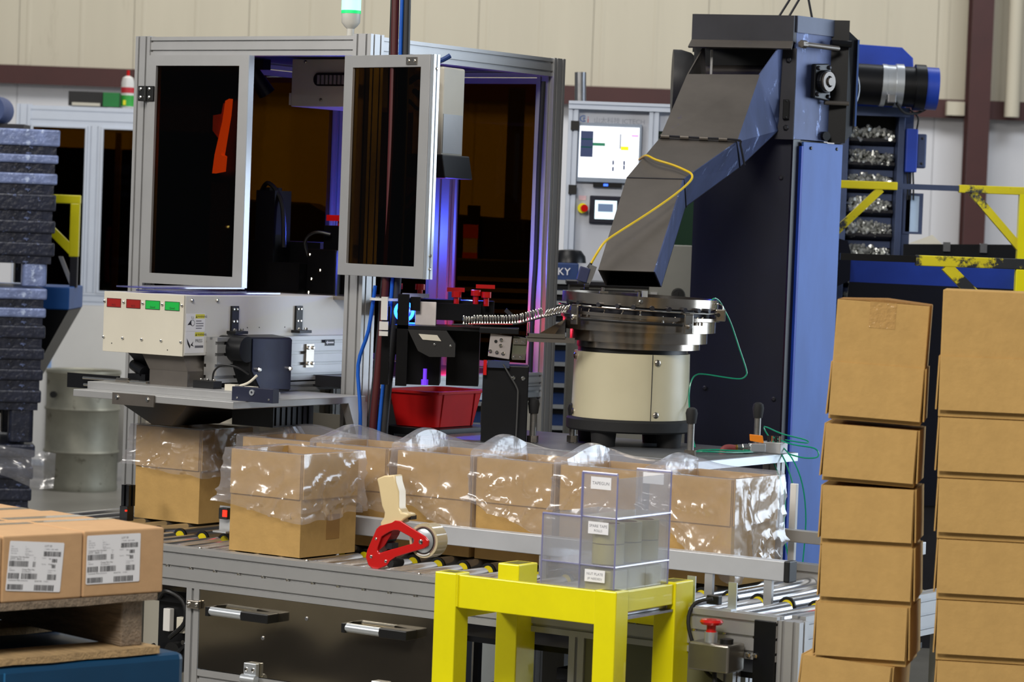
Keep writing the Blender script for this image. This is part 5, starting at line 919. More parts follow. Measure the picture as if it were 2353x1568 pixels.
for x in (-.19, .21): part('caster', MB().cyl((x, 12.58, .05), (x + .03, 12.58, .05), .05, n=16), RUBBER, tch)
for k in range(11):
    z = 1.477 - .0445 * k if k < 6 else 1.22 - .09 * (k - 6)
    d_ = part('drawer', MB().box(-.24, .26, 12.49, 12.5, z - .036, z + .004), BLACKM, tch); part('drawer_pull', MB().box(-.24, .232, 12.472, 12.49, z - .013, z + .004), ALUW, d_)
part('lettering', MB().text('HUSKY', (.098, 12.489, 1.502), (1, 0, 0), (0, 0, 1), .0437), PAPER, tch)
solid('black_cap', MB().lathe((.232, 12.6, 1.554), [(0, 0), (.071, 0), (.067, .028), (.048, .052), (0, .057)], 20), BLACKM, 'round black cap on top of the blue tool chest', 'cap', smooth=True)
ob_ = thing('oil_pack', 'orange and white pack standing on the tool chest behind the window', 'pack', (-.195, 12.6, 1.554)); part('pack_body', MB().box(-.223, -.162, 12.57, 12.64, 1.554, 1.70), CREAM, ob_, bevel=.003); part('orange_band', MB().box(-.224, -.161, 12.568, 12.57, 1.643, 1.70), mat('orange_print', (230, 90, 20), .5), ob_); part('orange_foot', MB().box(-.224, -.161, 12.568, 12.57, 1.557, 1.581), mat('orange_print', (230, 90, 20), .5), ob_)
# operator console
cs = thing('operator_console', 'white operator console with lit monitor and small touch panel behind the chute', 'console', (.45, 13.3, 0))
CP = mat('console_grey_white', (190, 193, 202), .45, 0, .03)
part('cabinet', MB().box(.25, .57, 13.0, 13.5, .1, 2.235), CP, cs); part('base', MB().box(.21, 1.0, 13.05, 13.5, 0, .1), DARKS, cs)
for x in (.232, .585, .95): part('frame_post', MB().extr((x, 12.99, .1), (x, 12.99, 2.255), (.042, 0, 0), (0, .05, 0), 1, 1), PALE, cs)
part('frame_top', MB().extr((.21, 12.98, 2.24), (.97, 12.98, 2.24), (0, .05, 0), (0, 0, .035), 1, 1), PALE, cs); part('upper_bezel', MB().box(.605, .93, 13.0, 13.02, 2.14, 2.225), CP, cs); part('green_window', MB().box(.606, .93, 13.01, 13.015, .9, 2.14), mat('dark_green_window', (24, 48, 34), .25), cs)
sc_ = part('monitor', MB().box(.255, .535, 12.975, 13.0, 1.905, 2.165), mat('monitor_bezel', (140, 150, 165), .4), cs, bevel=.003)
part('screen', MB().box(.262, .524, 12.972, 12.976, 1.925, 2.150), emit('lit_white_screen', (236, 240, 246), .95), sc_)
SI = emit('screen_ink_navy', (40, 52, 86), .6); g_ = MB()
def sq(x0, x1, z0, z1, m_, n_='screen_item'): part(n_, MB().box(x0, x1, 12.9708, 12.972, z0, z1), m_, sc_)
sq(.268, .322, 2.015, 2.128, SI); sq(.322, .375, 2.065, 2.078, emit('screen_green_ink', (30, 110, 80), .6)); sq(.268, .322, 2.055, 2.06, emit('screen_green_ink', (30, 110, 80), .6)); sq(.268, .322, 2.09, 2.095, emit('screen_green_ink', (30, 110, 80), .6)); sq(.438, .445, 2.055, 2.12, emit('screen_grey', (150, 155, 165), .7)); sq(.445, .478, 2.05, 2.066, emit('screen_yellow', (230, 220, 20), .8)); sq(.49, .52, 2.11, 2.118, emit('screen_violet', (200, 150, 220), .8))
for x, z in ((.41, 1.985), (.41, 1.957), (.458, 1.985), (.458, 1.965)): sq(x, x + .007, z, z + .018, SI)
part('monitor_foot', MB().box(.33, .455, 12.98, 13.0, 1.885, 1.905), BLACKM, cs); part('blue_led', MB().box(.375, .395, 12.977, 12.98, 1.89, 1.90), emit('blue_led_glow', (60, 110, 255), 1.5), cs)
lg = part('round_logo', MB().text('C', (.258, 12.999, 2.168), (1, 0, 0), (0, 0, 1), .042).text('t', (.275, 12.999, 2.170), (1, 0, 0), (0, 0, 1), .036), mat('logo_blue', (70, 110, 180), .5), cs); part('logo_stroke', MB().text('i', (.293, 12.999, 2.166), (1, 0, 0), (0, 0, 1), .04), mat('logo_red', (200, 70, 80), .5), cs)
part('maker_name', MB().text('\u5c71\u592a\u79d1\u6280 ICTECH', (.322, 12.999, 2.167), (1, 0, 0), (0, 0, 1), .029), mat('logo_grey', (156, 160, 172), .5), cs)
hm = part('touch_panel', MB().box(.318, .470, 12.98, 13.0, 1.725, 1.847), NAVY, cs, bevel=.004); part('touch_screen', MB().box(.341, .437, 12.977, 12.98, 1.745, 1.827), emit('touch_screen_glow', (214, 236, 244), .8), hm); part('touch_image', MB().box(.355, .420, 12.976, 12.977, 1.778, 1.812), emit('touch_image_ink', (90, 110, 140), .6), hm)
es = part('stop_collar', MB().cyl((.287, 13.0, 1.79), (.287, 12.97, 1.79), .022, n=18), YEL, cs, smooth=True); part('stop_button', MB().cyl((.292, 12.97, 1.79), (.295, 12.945, 1.79), .016, n=16), REDG, es, smooth=True); part('pink_notice', MB().box(.27, .302, 12.998, 13.0, 1.825, 1.845), mat('pink_notice', (226, 190, 200), .6), cs)
for z in (2.15, 1.87, 1.575): hg = part('black_hinge', MB().box(.222, .258, 12.955, 12.975, z - .02, z + .02), BLACK, cs)
part('vent_duct', MB().cyl((.268, 13.3, 2.23), (.262, 13.3, 2.40), .026, n=18), GALV, cs, smooth=True)
# ================================================================ REAR PARTS ELEVATOR AND TUB (RIGHT)
re_ = thing('parts_elevator', 'rear cleated belt elevator with blue hood, black motors and pockets full of fittings', 'elevator', (1.55, 13.2, 0))
FIT = mat('zinc_fittings', (206, 208, 204), .3, .7, .2, 60)
SLAT = mat('blue_grey_steel', (72, 84, 116), .42, .4, .15, 8)
for x in (1.415, 1.66): part('side_rail', MB().box(x, x + .028, 13.0, 13.14, .3, 2.28), SLAT, re_, bevel=.002)
part('chute_wing', MB().box(1.688, 1.73, 13.04, 13.06, 1.55, 2.26), SLAT, re_)
part('belt', MB().box(1.445, 1.66, 13.13, 13.15, .3, 2.27), BLACKM, re_)
for k in range(8):
    z = 2.132 - .1045 * k
    c_ = part('cleat', MB().prism([(1.447, 13.06, z), (1.447, 13.13, z - .022), (1.447, 13.13, z + .004), (1.447, 13.06, z + .014)], [(1.656, 13.06, z), (1.656, 13.13, z - .022), (1.656, 13.13, z + .004), (1.656, 13.06, z + .014)]), DARKS, re_); part('cleat_plate', MB().box(1.447, 1.656, 13.115, 13.12, z - .05, z - .02), SLAT, re_)
    m = MB(); rn = random.Random(k)
    for q in range(110):
        x = 1.455 + rn.random() * .19; y = 13.055 + rn.random() * .06; zz = z + .008 + rn.random() * .058 * (1 - .35 * abs(x - 1.53) / .12); a = Vector((rn.uniform(-1, 1), rn.uniform(-1, 1), rn.uniform(-1, 1))).normalized() * .013
        c0 = Vector((x, y, zz)); m.cyl(c0 - a, c0 + a, .0058, n=6); m.cyl(c0 + a * .3, c0 + a * .9, .009, n=6)
    part('fittings', m, FIT, re_, kind='stuff')
part('hood', MB().prism([(1.40, 13.0, 2.26), (1.68, 13.0, 2.26), (1.72, 13.0, 2.40), (1.71, 13.0, 2.50), (1.66, 13.0, 2.545), (1.40, 13.0, 2.555)], [(1.40, 13.4, 2.26), (1.68, 13.4, 2.26), (1.72, 13.4, 2.40), (1.71, 13.4, 2.50), (1.66, 13.4, 2.545), (1.40, 13.4, 2.555)]), BLUEP, re_, bevel=.006)
mo = part('gear_motor', MB().cyl((1.36, 12.86, 2.375), (1.70, 12.86, 2.365), .088, n=28).cyl((1.70, 12.86, 2.365), (1.745, 12.86, 2.364), .10, n=28), BLACKM, re_, smooth=True)
part('motor_fan_cover', MB().cyl((1.747, 12.86, 2.363), (1.80, 12.86, 2.361), .092, n=28), BLUEP, mo, smooth=True)
for x0, x1, r_ in ((1.555, 1.575, .092), (1.575, 1.615, .089), (1.615, 1.648, .0945)): part('silver_band', MB().cyl((x0, 12.86, 2.37), (x1, 12.86, 2.369), r_, n=28), ALUW, mo, smooth=True)
part('terminal_box', MB().box(1.575, 1.61, 12.74, 12.79, 2.29, 2.325), GALV, mo, bevel=.003)
part('motor_cable', MB().tube([(1.62, 12.8, 2.29), (1.66, 12.85, 2.255), (1.72, 12.9, 2.255), (1.76, 12.9, 2.275)], .006), RUBBER, mo, smooth=True)
part('motor_plate', MB().box(1.40, 1.70, 12.95, 13.0, 2.24, 2.28), SLAT, re_)
part('blue_switch_box', MB().box(1.692, 1.742, 12.97, 13.03, 2.0, 2.19), BLUEP, re_, bevel=.004)
jb_ = part('grey_junction_box', MB().box(1.735, 1.785, 13.0, 13.06, 2.02, 2.17), SLAT, re_, bevel=.006)
for z in (2.04, 2.15): part('box_screw', MB().screw((1.765, 13.0, z), (0, -1, 0), .006, .003), BLACK, jb_)
for x in (1.705, 1.717, 1.73): part('cable', MB().tube([(x, 13.0, 2.0), (x + .003, 13.0, 1.96), (x + .008, 13.02, 1.92), (x + .01, 13.03, 1.88)], .004), RUBBER, re_)
part('cable', MB().tube([(1.70, 12.95, 2.27), (1.735, 12.95, 2.24), (1.735, 12.97, 2.19)], .004), RUBBER, re_)
wp_ = part('white_panel', MB().box(1.705, 1.78, 13.04, 13.06, 1.735, 1.905), mat('pale_blue_white', (182, 205, 232), .4), re_, bevel=.004); part('panel_trim', MB().ring([(1.70, 13.035, 1.73), (1.785, 13.035, 1.73), (1.785, 13.035, 1.91), (1.70, 13.035, 1.91)], [(1.71, 13.035, 1.74), (1.768, 13.035, 1.74), (1.768, 13.035, 1.90), (1.71, 13.035, 1.90)], (0, .01, 0)), SLAT, wp_)
tu_ = thing('blue_tub_hopper', 'long blue steel hopper tub at the foot of the rear elevator', 'hopper', (1.9, 12.3, 0))
part('front_wall', MB().hexa([(1.36, 12.02, 1.525), (2.5, 12.02, 1.515), (2.5, 12.03, 1.515), (1.36, 12.03, 1.525), (1.36, 12.0, 1.635), (2.5, 12.0, 1.645), (2.5, 12.01, 1.645), (1.36, 12.01, 1.635)]), BLUEP, tu_)
part('lower_front', MB().hexa([(1.30, 12.3, .6), (2.5, 12.3, .6), (2.5, 12.31, .6), (1.30, 12.31, .6), (1.36, 12.02, 1.525), (2.5, 12.02, 1.515), (2.5, 12.03, 1.515), (1.36, 12.03, 1.525)]), NAVY, tu_)
part('end_wall', MB().prism([(1.30, 12.0, 1.50), (1.36, 12.0, 1.53), (1.36, 12.0, 1.64), (1.345, 12.0, 1.69), (1.30, 12.0, 1.70)], [(1.30, 12.9, 1.50), (1.36, 12.9, 1.53), (1.36, 12.9, 1.64), (1.345, 12.9, 1.69), (1.30, 12.9, 1.70)]), NAVY, tu_)
part('back_wall', MB().prism([(1.69, 12.9, 1.2), (2.5, 12.9, 1.2), (2.5, 12.9, 1.71), (2.0, 12.9, 1.695), (1.69, 12.9, 1.685)], [(1.69, 12.92, 1.2), (2.5, 12.92, 1.2), (2.5, 12.92, 1.71), (2.0, 12.92, 1.695), (1.69, 12.92, 1.685)]), BLACKM, tu_)
part('tub_stand', MB().box(1.45, 2.4, 12.32, 12.6, 0, .62), DARKS, tu_)
for x in (1.86, 2.02): part('wall_clip', MB().box(x, x + .03, 12.88, 12.9, 1.66, 1.70), GALV, tu_)
solid('rag', MB().add([(1.71, 12.905, 1.688), (1.86, 12.905, 1.688), (1.83, 12.95, 1.705), (1.815, 12.92, 1.73), (1.79, 12.93, 1.70)], [(0, 1, 2), (0, 2, 4), (1, 3, 2), (2, 3, 4), (0, 4, 3), (0, 3, 1)]), CREAM, 'pale crumpled rag on the tub edge below the white panel', 'rag')
YELC = mat('chipped_yellow_paint', (220, 205, 20), .5, 0, .1, 4.5, dirt=(30, 34, 40), dthr=.49)
# guard rails
fr2 = thing('guard_rail', 'worn yellow guard rail with grey middle bar, the farther of the two behind the cartons', 'rail', (1.7, 12.0, 0), group='yellow guard rails')
part('rail_tube', MB().box(1.2, 1.535, 11.98, 12.02, 1.903, 1.935), YELW, fr2, bevel=.003); part('grey_bar', MB().box(1.535, 1.795, 11.988, 12.012, 1.908, 1.930), SLAT, fr2); part('rail_tube', MB().box(1.785, 2.3, 11.98, 12.02, 1.902, 1.934), YELW, fr2, bevel=.003)
def brace(T_, x0, z0, x1, z1, w_, y, m_, par): d = Vector((x1 - x0, 0, z1 - z0)).normalized(); n_ = Vector((-d.z, 0, d.x)) * w_ / 2; a = Vector((x0, y, z0)); b = Vector((x1, y, z1)); return part('brace', MB().prism([a - n_, b - n_, b + n_, a + n_], [p + Vector((0, w_, 0)) for p in (a - n_, b - n_, b + n_, a + n_)]), m_, par)
brace(0, 1.47, 1.905, 1.25, 1.68, .03, 11.985, YELW, fr2); brace(0, 1.84, 1.905, 2.04, 1.69, .03, 11.985, YELW, fr2)
part('rail_post', MB().box(2.03, 2.075, 11.98, 12.02, 0, 1.905), YEL, fr2); part('rail_post', MB().box(1.215, 1.25, 11.98, 12.02, 0, 1.905), YEL, fr2)
nr = thing('guard_rail', 'chipped yellow and black guard rail, the nearer of the two above the right cartons', 'rail', (1.5, 10.0, 0), group='yellow guard rails')
part('black_bar', MB().box(1.097, 1.36, 9.99, 10.012, 1.627, 1.650), BLACKM, nr); part('rail_tube', MB().box(1.352, 2.1, 9.983, 10.02, 1.617, 1.653), YELC, nr, bevel=.003)
brace(0, 1.455, 1.62, 1.66, 1.43, .036, 9.985, YELC, nr); part('rail_post', MB().box(1.69, 1.735, 9.98, 10.02, 0, 1.617), YEL, nr, bevel=.003)

# unseen crate added left of the line to be mirrored in the polished panel
WOODP = mat('pale_grey_crate', (170, 162, 146), .8, 0, .1, 5)
mc_ = thing('mirrored_crate', 'pale crate on a dark base, added out of view to be mirrored in the steel panel', 'crate', (-3.6, 7.0, 0))
part('crate_body', MB().box(-4.2, -3.1, 5.6, 6.5, .16, 1.1), WOODP, mc_); part('crate_body', MB().box(-4.2, -3.1, 6.75, 7.6, .16, .9), WOODP, mc_); part('crate_base', MB().box(-4.25, -3.05, 5.3, 7.9, 0, .155), NAVY, mc_)
# ================================================================ TAPE GUN (lies against the front rail)
tg = thing('tape_gun', 'red tape dispenser gun with cream pistol grip leaning on the conveyor rail', 'tape dispenser', (-4.69, 6.50, .754), MF)
hh = [(-4.722, 1.001), (-4.697, 1.011), (-4.662, 1.016), (-4.658, .997), (-4.647, .971), (-4.645, .929), (-4.635, .916), (-4.613, .915), (-4.610, .907), (-4.626, .897), (-4.634, .888), (-4.663, .880), (-4.703, .870), (-4.704, .883), (-4.693, .898), (-4.692, .911), (-4.702, .928), (-4.709, .957), (-4.715, .98)]
IV = mat('ivory_grip_plastic', (226, 204, 158), .25, 0, .03, coat=.3)
hs = part('grip', MB(F).prism([(u, 6.492, z) for u, z in hh], [(u, 6.530, z) for u, z in hh]), IV, tg, bevel=.007, smooth=True)
part('trigger_slot', MB(F).box(-4.621, -4.612, 6.505, 6.532, .897, .908), BLACK, hs)
fo = [(-4.703, .874), (-4.663, .886), (-4.652, .893), (-4.634, .893), (-4.589, .874), (-4.551, .858), (-4.539, .847), (-4.540, .834), (-4.552, .826), (-4.600, .810), (-4.648, .793), (-4.665, .781), (-4.673, .769), (-4.706, .754), (-4.720, .754), (-4.736, .763), (-4.746, .784), (-4.742, .803), (-4.713, .865)]
fi = [(-4.684, .852), (-4.670, .860), (-4.655, .866), (-4.640, .867), (-4.597, .852), (-4.591, .849), (-4.588, .845), (-4.589, .839), (-4.592, .835), (-4.61, .830), (-4.637, .821), (-4.66, .814), (-4.68, .807), (-4.697, .801), (-4.703, .802), (-4.707, .807), (-4.708, .811), (-4.706, .817), (-4.695, .845)]
def RR(L_, v): return [(u, v, z) for u, z in L_]
part('side_frame', MB(F).ring(RR(fo, 6.487), RR(fi, 6.487), (0, .008, 0)), REDG, tg, bevel=.0025, smooth=True)
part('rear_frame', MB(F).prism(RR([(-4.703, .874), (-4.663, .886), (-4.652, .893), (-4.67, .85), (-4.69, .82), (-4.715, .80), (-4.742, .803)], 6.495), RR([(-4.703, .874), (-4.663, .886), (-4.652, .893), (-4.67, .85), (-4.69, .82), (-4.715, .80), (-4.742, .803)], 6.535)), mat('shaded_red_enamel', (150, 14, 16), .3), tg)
for u, z, r_ in ((-4.712, .838, .0036), (-4.726, .788, .0045), (-4.677, .780, .0043), (-4.563, .843, .0065)): part('rivet', MB(F).screw((u, 6.487, z), (0, -1, 0), r_, .003, 14), CHROME, tg, smooth=True)
part('rubber_roller', MB(F).cyl((-4.665, 6.49, .775), (-4.665, 6.54, .775), .012, n=18), RUBBER, tg, smooth=True)
part('inner_lever', MB(F).box(-4.69, -4.668, 6.50, 6.53, .812, .828).cyl((-4.688, 6.497, .838), (-4.688, 6.535, .838), .010, n=14), DARKS, tg)
part('hub', MB(F).cyl((-4.563, 6.497, .845), (-4.563, 6.54, .845), .034, n=32), GALV, tg, smooth=True); part('hub_face', MB(F).cyl((-4.563, 6.494, .845), (-4.563, 6.498, .845), .026, .034, n=32), ALUW, tg, smooth=True)
part('tape_roll', MB(F).pipe((-4.563, 6.499, .845), (-4.563, 6.546, .845), .0465, .038, 40), TAPE, tg, smooth=True); part('roll_core', MB(F).pipe((-4.563, 6.498, .845), (-4.563, 6.547, .845), .039, .036, 40), mat('brown_card_core', (120, 92, 84), .7), tg, smooth=True)
part('dark_gap', MB(F).pipe((-4.563, 6.5, .845), (-4.563, 6.54, .845), .036, .034, 32), BLACK, tg)
part('white_clip', MB(F).add([(-4.563 + r_ * math.cos(a), 6.4965, .845 + r_ * math.sin(a)) for a in [math.radians(d) for d in range(-118, -50, 8)] for r_ in (.037, .041)], [(2 * k, 2 * k + 1, 2 * k + 3, 2 * k + 2) for k in range(8)]), WHITE, tg)
part('cutter_blade', MB(F).box(-4.735, -4.70, 6.495, 6.54, .754, .757), STEEL, tg)
# ================================================================ YELLOW STAND
ys = thing('yellow_stand', 'yellow painted steel stand with tray top in front of the conveyor', 'stand', (-3.98, 6.29, 0), MF)
su0, su1, sv0, sv1 = -4.249, -3.712, 6.107, 6.482
for a, b in ((su0, su0 + .066), (su1 - .062, su1)):
    for c_, d in ((sv0, sv0 + .06), (sv1 - .09, sv1)):
        part('leg', MB(F).box(a, b, c_, d, 0, .823), YEL, ys, bevel=.003)
        part('leg_cap', MB(F).box(a + .012, b - .012, c_ + .012, d - .012, .823, .8235), mat('dirty_olive', (110, 104, 20), .6), ys)
part('front_rail', MB(F).box(su0 + .066, su1 - .062, sv0 + .006, sv0 + .022, .737, .820), YEL, ys, bevel=.002)
part('side_rail', MB(F).box(su1 - .022, su1 - .006, sv0 + .06, sv1 - .09, .768, .819), YEL, ys, bevel=.002)
part('low_rail', MB(F).box(su0 + .066, su1 - .062, sv1 - .03, sv1 - .01, .70, .755), YEL, ys, bevel=.002)
part('low_rail', MB(F).box(su0 + .006, su0 + .03, sv0 + .06, sv1 - .09, .70, .755), YEL, ys, bevel=.002)
part('weld_bead', MB(F).tube([(su0 + .068, sv0 + .004, .74 + .01 * k) for k in range(9)], .003, 6, 1), YEL, ys)
part('lower_plate', MB(F).box(su0 + .04, su1 - .005, sv0 + .03, sv1 - .09, .750, .756), GALV, ys)
# ================================================================ ACRYLIC ORGANISER
ao = thing('acrylic_organiser', 'stepped clear acrylic organiser with white labels on the yellow stand', 'organiser', (-3.83, 6.25, .757), MF)
T_ = .004
def aw(n, m, mt=ACRY, **k): return part(n, m, mt, ao, **k)
zb = .7575; au0, aum, au1, av0, av1 = -3.948, -3.836, -3.736, 6.133, 6.39
def slab(n, u0, u1, v0, v1, z0, z1): return aw(n, MB(F).box(u0, u1, v0, v1, z0, z1))
slab('front_pane', au0, aum, av0, av0 + T_, zb, .995); slab('front_pane', aum, au1, av0, av0 + T_, zb, 1.105)
slab('side_pane', au0, au0 + T_, av0 + T_, av1, zb, .995); slab('side_pane', au1 - T_, au1, av0 + T_, av1, zb, 1.095); slab('divider', aum - T_ / 2, aum + T_ / 2, av0 + T_, av1, zb, .995)
slab('rear_pane', au0, aum, av1 - T_, av1, zb, .995); slab('rear_pane', aum, au1, av1 - T_, av1, zb, 1.10); slab('inner_shelf', au0 + T_, au1 - T_, av0 + T_, av1 - T_, .876, .880); slab('upper_shelf', aum, au1 - T_, av0 + T_, av1 - T_, .995, .999); slab('base', au0 + T_, au1 - T_, av0 + T_, av1 - T_, zb, zb + .003)
def edge(p0_, p1_, r_=.0022): aw('pane_edge', MB(F).cyl(p0_, p1_, r_, n=6), ACRYE)
for z in (.878, .997): edge((au1, av0, z), (au1, av1, z), .003); edge((aum if z > .9 else au0, av0, z), (au1, av0, z), .002)
for a, z in ((au0, .995), (aum, 1.10), (au1, 1.10)): edge((a, av0, zb), (a, av0, z))
edge((au1, av1, zb), (au1, av1, 1.10)); edge((au0, av0, .995), (aum, av0, .995), .003); edge((aum, av0, 1.105), (au1, av0, 1.105), .0035); edge((aum, av1, 1.10), (au1, av1, 1.10), .0035); edge((aum, av0, .999), (aum, av0, 1.105), .0035)
for z0, z1, tx, sz in ((1.066, 1.096, ('TAPEGUN',), .011), (.956, .986, ('SPARE TAPE', 'ROLLS'), .0098), (.838, .868, ('NUT PLATE', '(IF NEEDED)'), .0092)):
    sh_ = -.008 if z0 < .9 else (-.003 if z0 < 1 else 0)
    lb_ = aw('label', MB(F).box(-3.812 + sh_, -3.754 + sh_, av0 - .0012, av0 - .0004, z0, z1), PAPER)
    m = MB(F)
    for k, t in enumerate(tx): m.text(t, (-3.783 + sh_, av0 - .0014, z1 - .0135 - .011 * k if len(tx) > 1 else z1 - .019), (1, 0, 0), (0, 0, 1), sz if k == 0 else sz * .85, 'CENTER')
    part('print', m, INKG, lb_)
lb_ = aw('label', MB(F).box(-3.815, -3.755, av1 - .0055, av1 - .0045, 1.066, 1.094), PAPER)
RTP = mat('yellowish_tape_roll', (206, 200, 140), .35, 0, .06, 30)
n_ = 0
for v in (6.182, 6.264, 6.346):
    for z in (.8815, .932):
        t = thing('spare_tape_roll', ('lower', 'upper')[z > .9] + ' yellowish tape roll ' + {6.182: 'at the front', 6.264: 'in the middle', 6.346: 'at the back'}[v] + ' of the acrylic organiser', 'tape roll', (-3.786, v, z), MF, 'spare tape rolls in the acrylic organiser')
        part('tape', MB(F).pipe((-3.786, v, z), (-3.786, v, z + .048), .0395, .027, 28), RTP, t, smooth=True); part('core', MB(F).pipe((-3.786, v, z - .0005), (-3.786, v, z + .0485), .0268, .025, 24), mat('pink_card_core', (196, 130, 112), .7) if n_ == 0 else CARDD, t, smooth=True); n_ += 1
for k, v in enumerate((6.18, 6.265, 6.345)): solid('foam_pad', MB(F).box(-3.825, -3.75, v - .04, v + .04, .762, .868), RTP, ('front', 'middle', 'rear')[k] + ' pale yellow pad in the bottom bin of the acrylic organiser', 'pad', 'pads in the bottom bin', bevel=.004)
# ================================================================ PALLET LOAD AT LEFT
PF = Matrix.Rotation(math.radians(42.45), 4, 'Z')
bb = thing('blue_bin', 'blue plastic bulk bin under the wooden pallet at lower left', 'bin', (3.4, 5.6, 0), PF)
BB = mat('teal_blue_plastic', (8, 62, 98), .4, 0, .1, 5, dirt=(24, 90, 130), dthr=.74)
part('bin_body', MB(PF).box(2.85, 3.80, 5.165, 6.2, .06, .752), BB, bb, bevel=.014); part('bin_seam', MB(PF).box(3.34, 3.344, 5.1635, 5.1655, .1, .74), mat('light_blue_seam', (40, 110, 160), .4), bb)
for a, b in ((2.9, 5.25), (3.7, 5.25), (2.9, 6.05), (3.7, 6.05)): part('bin_foot', MB(PF).box(a, a + .09, b, b + .1, 0, .062), BB, bb)
wp = thing('wooden_pallet', 'weathered wooden pallet carrying the labelled cartons on the blue bin', 'pallet', (3.4, 5.6, .753), PF)
WOOD = mat('weathered_pallet_wood', (132, 116, 98), .85, 0, .35, 10, bump=.5, stretch=(6, 1, 6), dirt=(84, 72, 60), dthr=.62); WOODL = mat('pale_pallet_wood', (176, 146, 104), .8, 0, .25, 10, bump=.4, stretch=(6, 1, 6), dirt=(120, 92, 60), dthr=.66)
def board(n, a0, a1, b0, b1, z0, z1, m_, sd):
    mb = MB(PF); rn = random.Random(sd); N_ = 9; lo = []; hi = []
    for k in range(N_ + 1):
        a = a0 + (a1 - a0) * k / N_; d = rn.uniform(-.003, .003); lo.append((a, b0 + d, z0 + rn.uniform(-.0015, .0015))); hi.append((a, b0 + d, z1))
    poly = [(p[0], p[1]) for p in lo]
    for k in range(N_): mb.hexa([lo[k], lo[k + 1], (lo[k + 1][0], b1, z0), (lo[k][0], b1, z0), hi[k], hi[k + 1], (hi[k + 1][0], b1, z1), (hi[k][0], b1, z1)])
    return part(n, mb, m_, wp)
for i, b in enumerate((5.172, 5.33, 5.48, 5.63, 5.78, 5.93)): board('deck_board', 2.9, 3.728, b, b + .11, .868, .884, WOOD, i)
for i, b in enumerate((5.168, 5.55, 5.93)): board('bottom_board', 2.9, 3.736, b, b + .12, .754, .769, WOODL, 20 + i)
for a in (3.655, 3.28, 2.92): part('stringer', MB(PF).box(a, a + .055, 5.20, 6.03, .769, .868), WOOD, wp, bevel=.003)
CARL = mat('pale_kraft_box', (196, 158, 118), .8, 0, .05, 20, bump=.1, spec=.2, bscale=60)
lab_names = {(0, 0): 'labelled carton at the right front corner of the pallet', (0, 1): 'labelled carton second from the right on the pallet front', (0, 2): 'carton at the left picture edge on the pallet front, label out of view',
             (1, 0): 'plain carton behind the right labelled carton on the pallet', (1, 1): 'plain carton behind the second labelled carton', (1, 2): 'plain carton at the picture edge in the second pallet row', (2, 0): 'rear right carton of the pallet load', (2, 1): 'rear middle carton of the pallet load', (2, 2): 'rear carton at the left picture edge of the pallet load'}
def shipping_label(par, a0, z1, W_, H_, tilt, T):
    """white shipping label: text lines and bar codes, x from the left edge, y down from the top edge (fractions)"""
    R_ = Matrix.Translation((a0, 5.1735, z1)) @ Matrix.Rotation(tilt, 4, 'Y'); G = T @ R_
    lb = part('shipping_label', MB(G).prism([(x, 0, z) for x, z in rr(0, W_, -H_, 0, .003, 3)], [(x, .0006, z) for x, z in rr(0, W_, -H_, 0, .003, 3)]), PAPER, par)
    ink = MB(G); grey = MB(G); rn = random.Random(5)
    def tx(m, t, x, y, s): m.text(t, (x * W_, -.0002, -y * H_), (1, 0, 0), (0, 0, 1), s * H_)
    def bars(x0, x1, y0, y1, n):
        x = x0
        for k in range(n):
            st = (x1 - x0) / n; w_ = st * rn.uniform(.35, .8); ink.quad((0, -.0002, 0), (1, 0, 0), (0, 0, 1), x * W_, (x + w_) * W_, -y1 * H_, -y0 * H_); x += st
    tx(ink, 'LOT ID', .64, .095, .055); tx(grey, '1 TAMP - 0201 4400', .64, .155, .038); bars(.635, .955, .185, .285, 34)
    for k, (a, b) in enumerate((('Part', '1'), ('Date made', 'QTY 1'), ('PO Date ID', 'LOT 0001-1'), ('Cust. item', 'Q1-01'))): tx(grey, a, .03, .12 + .045 * k, .034); tx(grey, b, .29, .12 + .045 * k, .034)
    tx(grey, 'SHIP DATE 0-0', .30, .285, .03); tx(ink, 'Customer Part Number', .03, .33, .046); tx(ink, '67777 - 48020 - 0', .03, .375, .046); bars(.02, .37, .395, .51, 30); tx(grey, 'Rev', .46, .33, .034); tx(grey, 'A', .47, .37, .034); bars(.45, .505, .40, .51, 5)
    tx(grey, 'Supplier', .61, .33, .03); tx(ink, 'Qty', .735, .345, .04); bars(.80, .895, .33, .405, 9); tx(grey, 'Quantity', .61, .455, .03); tx(ink, 'Weight', .735, .455, .036); bars(.80, .875, .445, .52, 7); tx(grey, 'Container Type', .735, .575, .03); tx(grey, '1x Box', .735, .615, .034); bars(.735, .91, .645, .76, 15)
    tx(grey, 'Part', .03, .56, .03); tx(grey, 'A000010', .03, .60, .036); bars(.02, .22, .64, .755, 17); tx(ink, 'Comp Part No', .26, .58, .05); tx(ink, '67-1234-001-2', .265, .62, .036); bars(.26, .555, .64, .755, 17)
    tx(ink, 'Customer PO', .03, .80, .046); tx(grey, 'P010000020001', .22, .80, .034); bars(.02, .31, .865, .975, 30); tx(ink, 'Serial No', .51, .805, .046); tx(grey, 'S100001', .68, .805, .034); bars(.515, .88, .865, .98, 13)
    part('print', ink, INK, lb); part('fine_print', grey, INKG, lb)
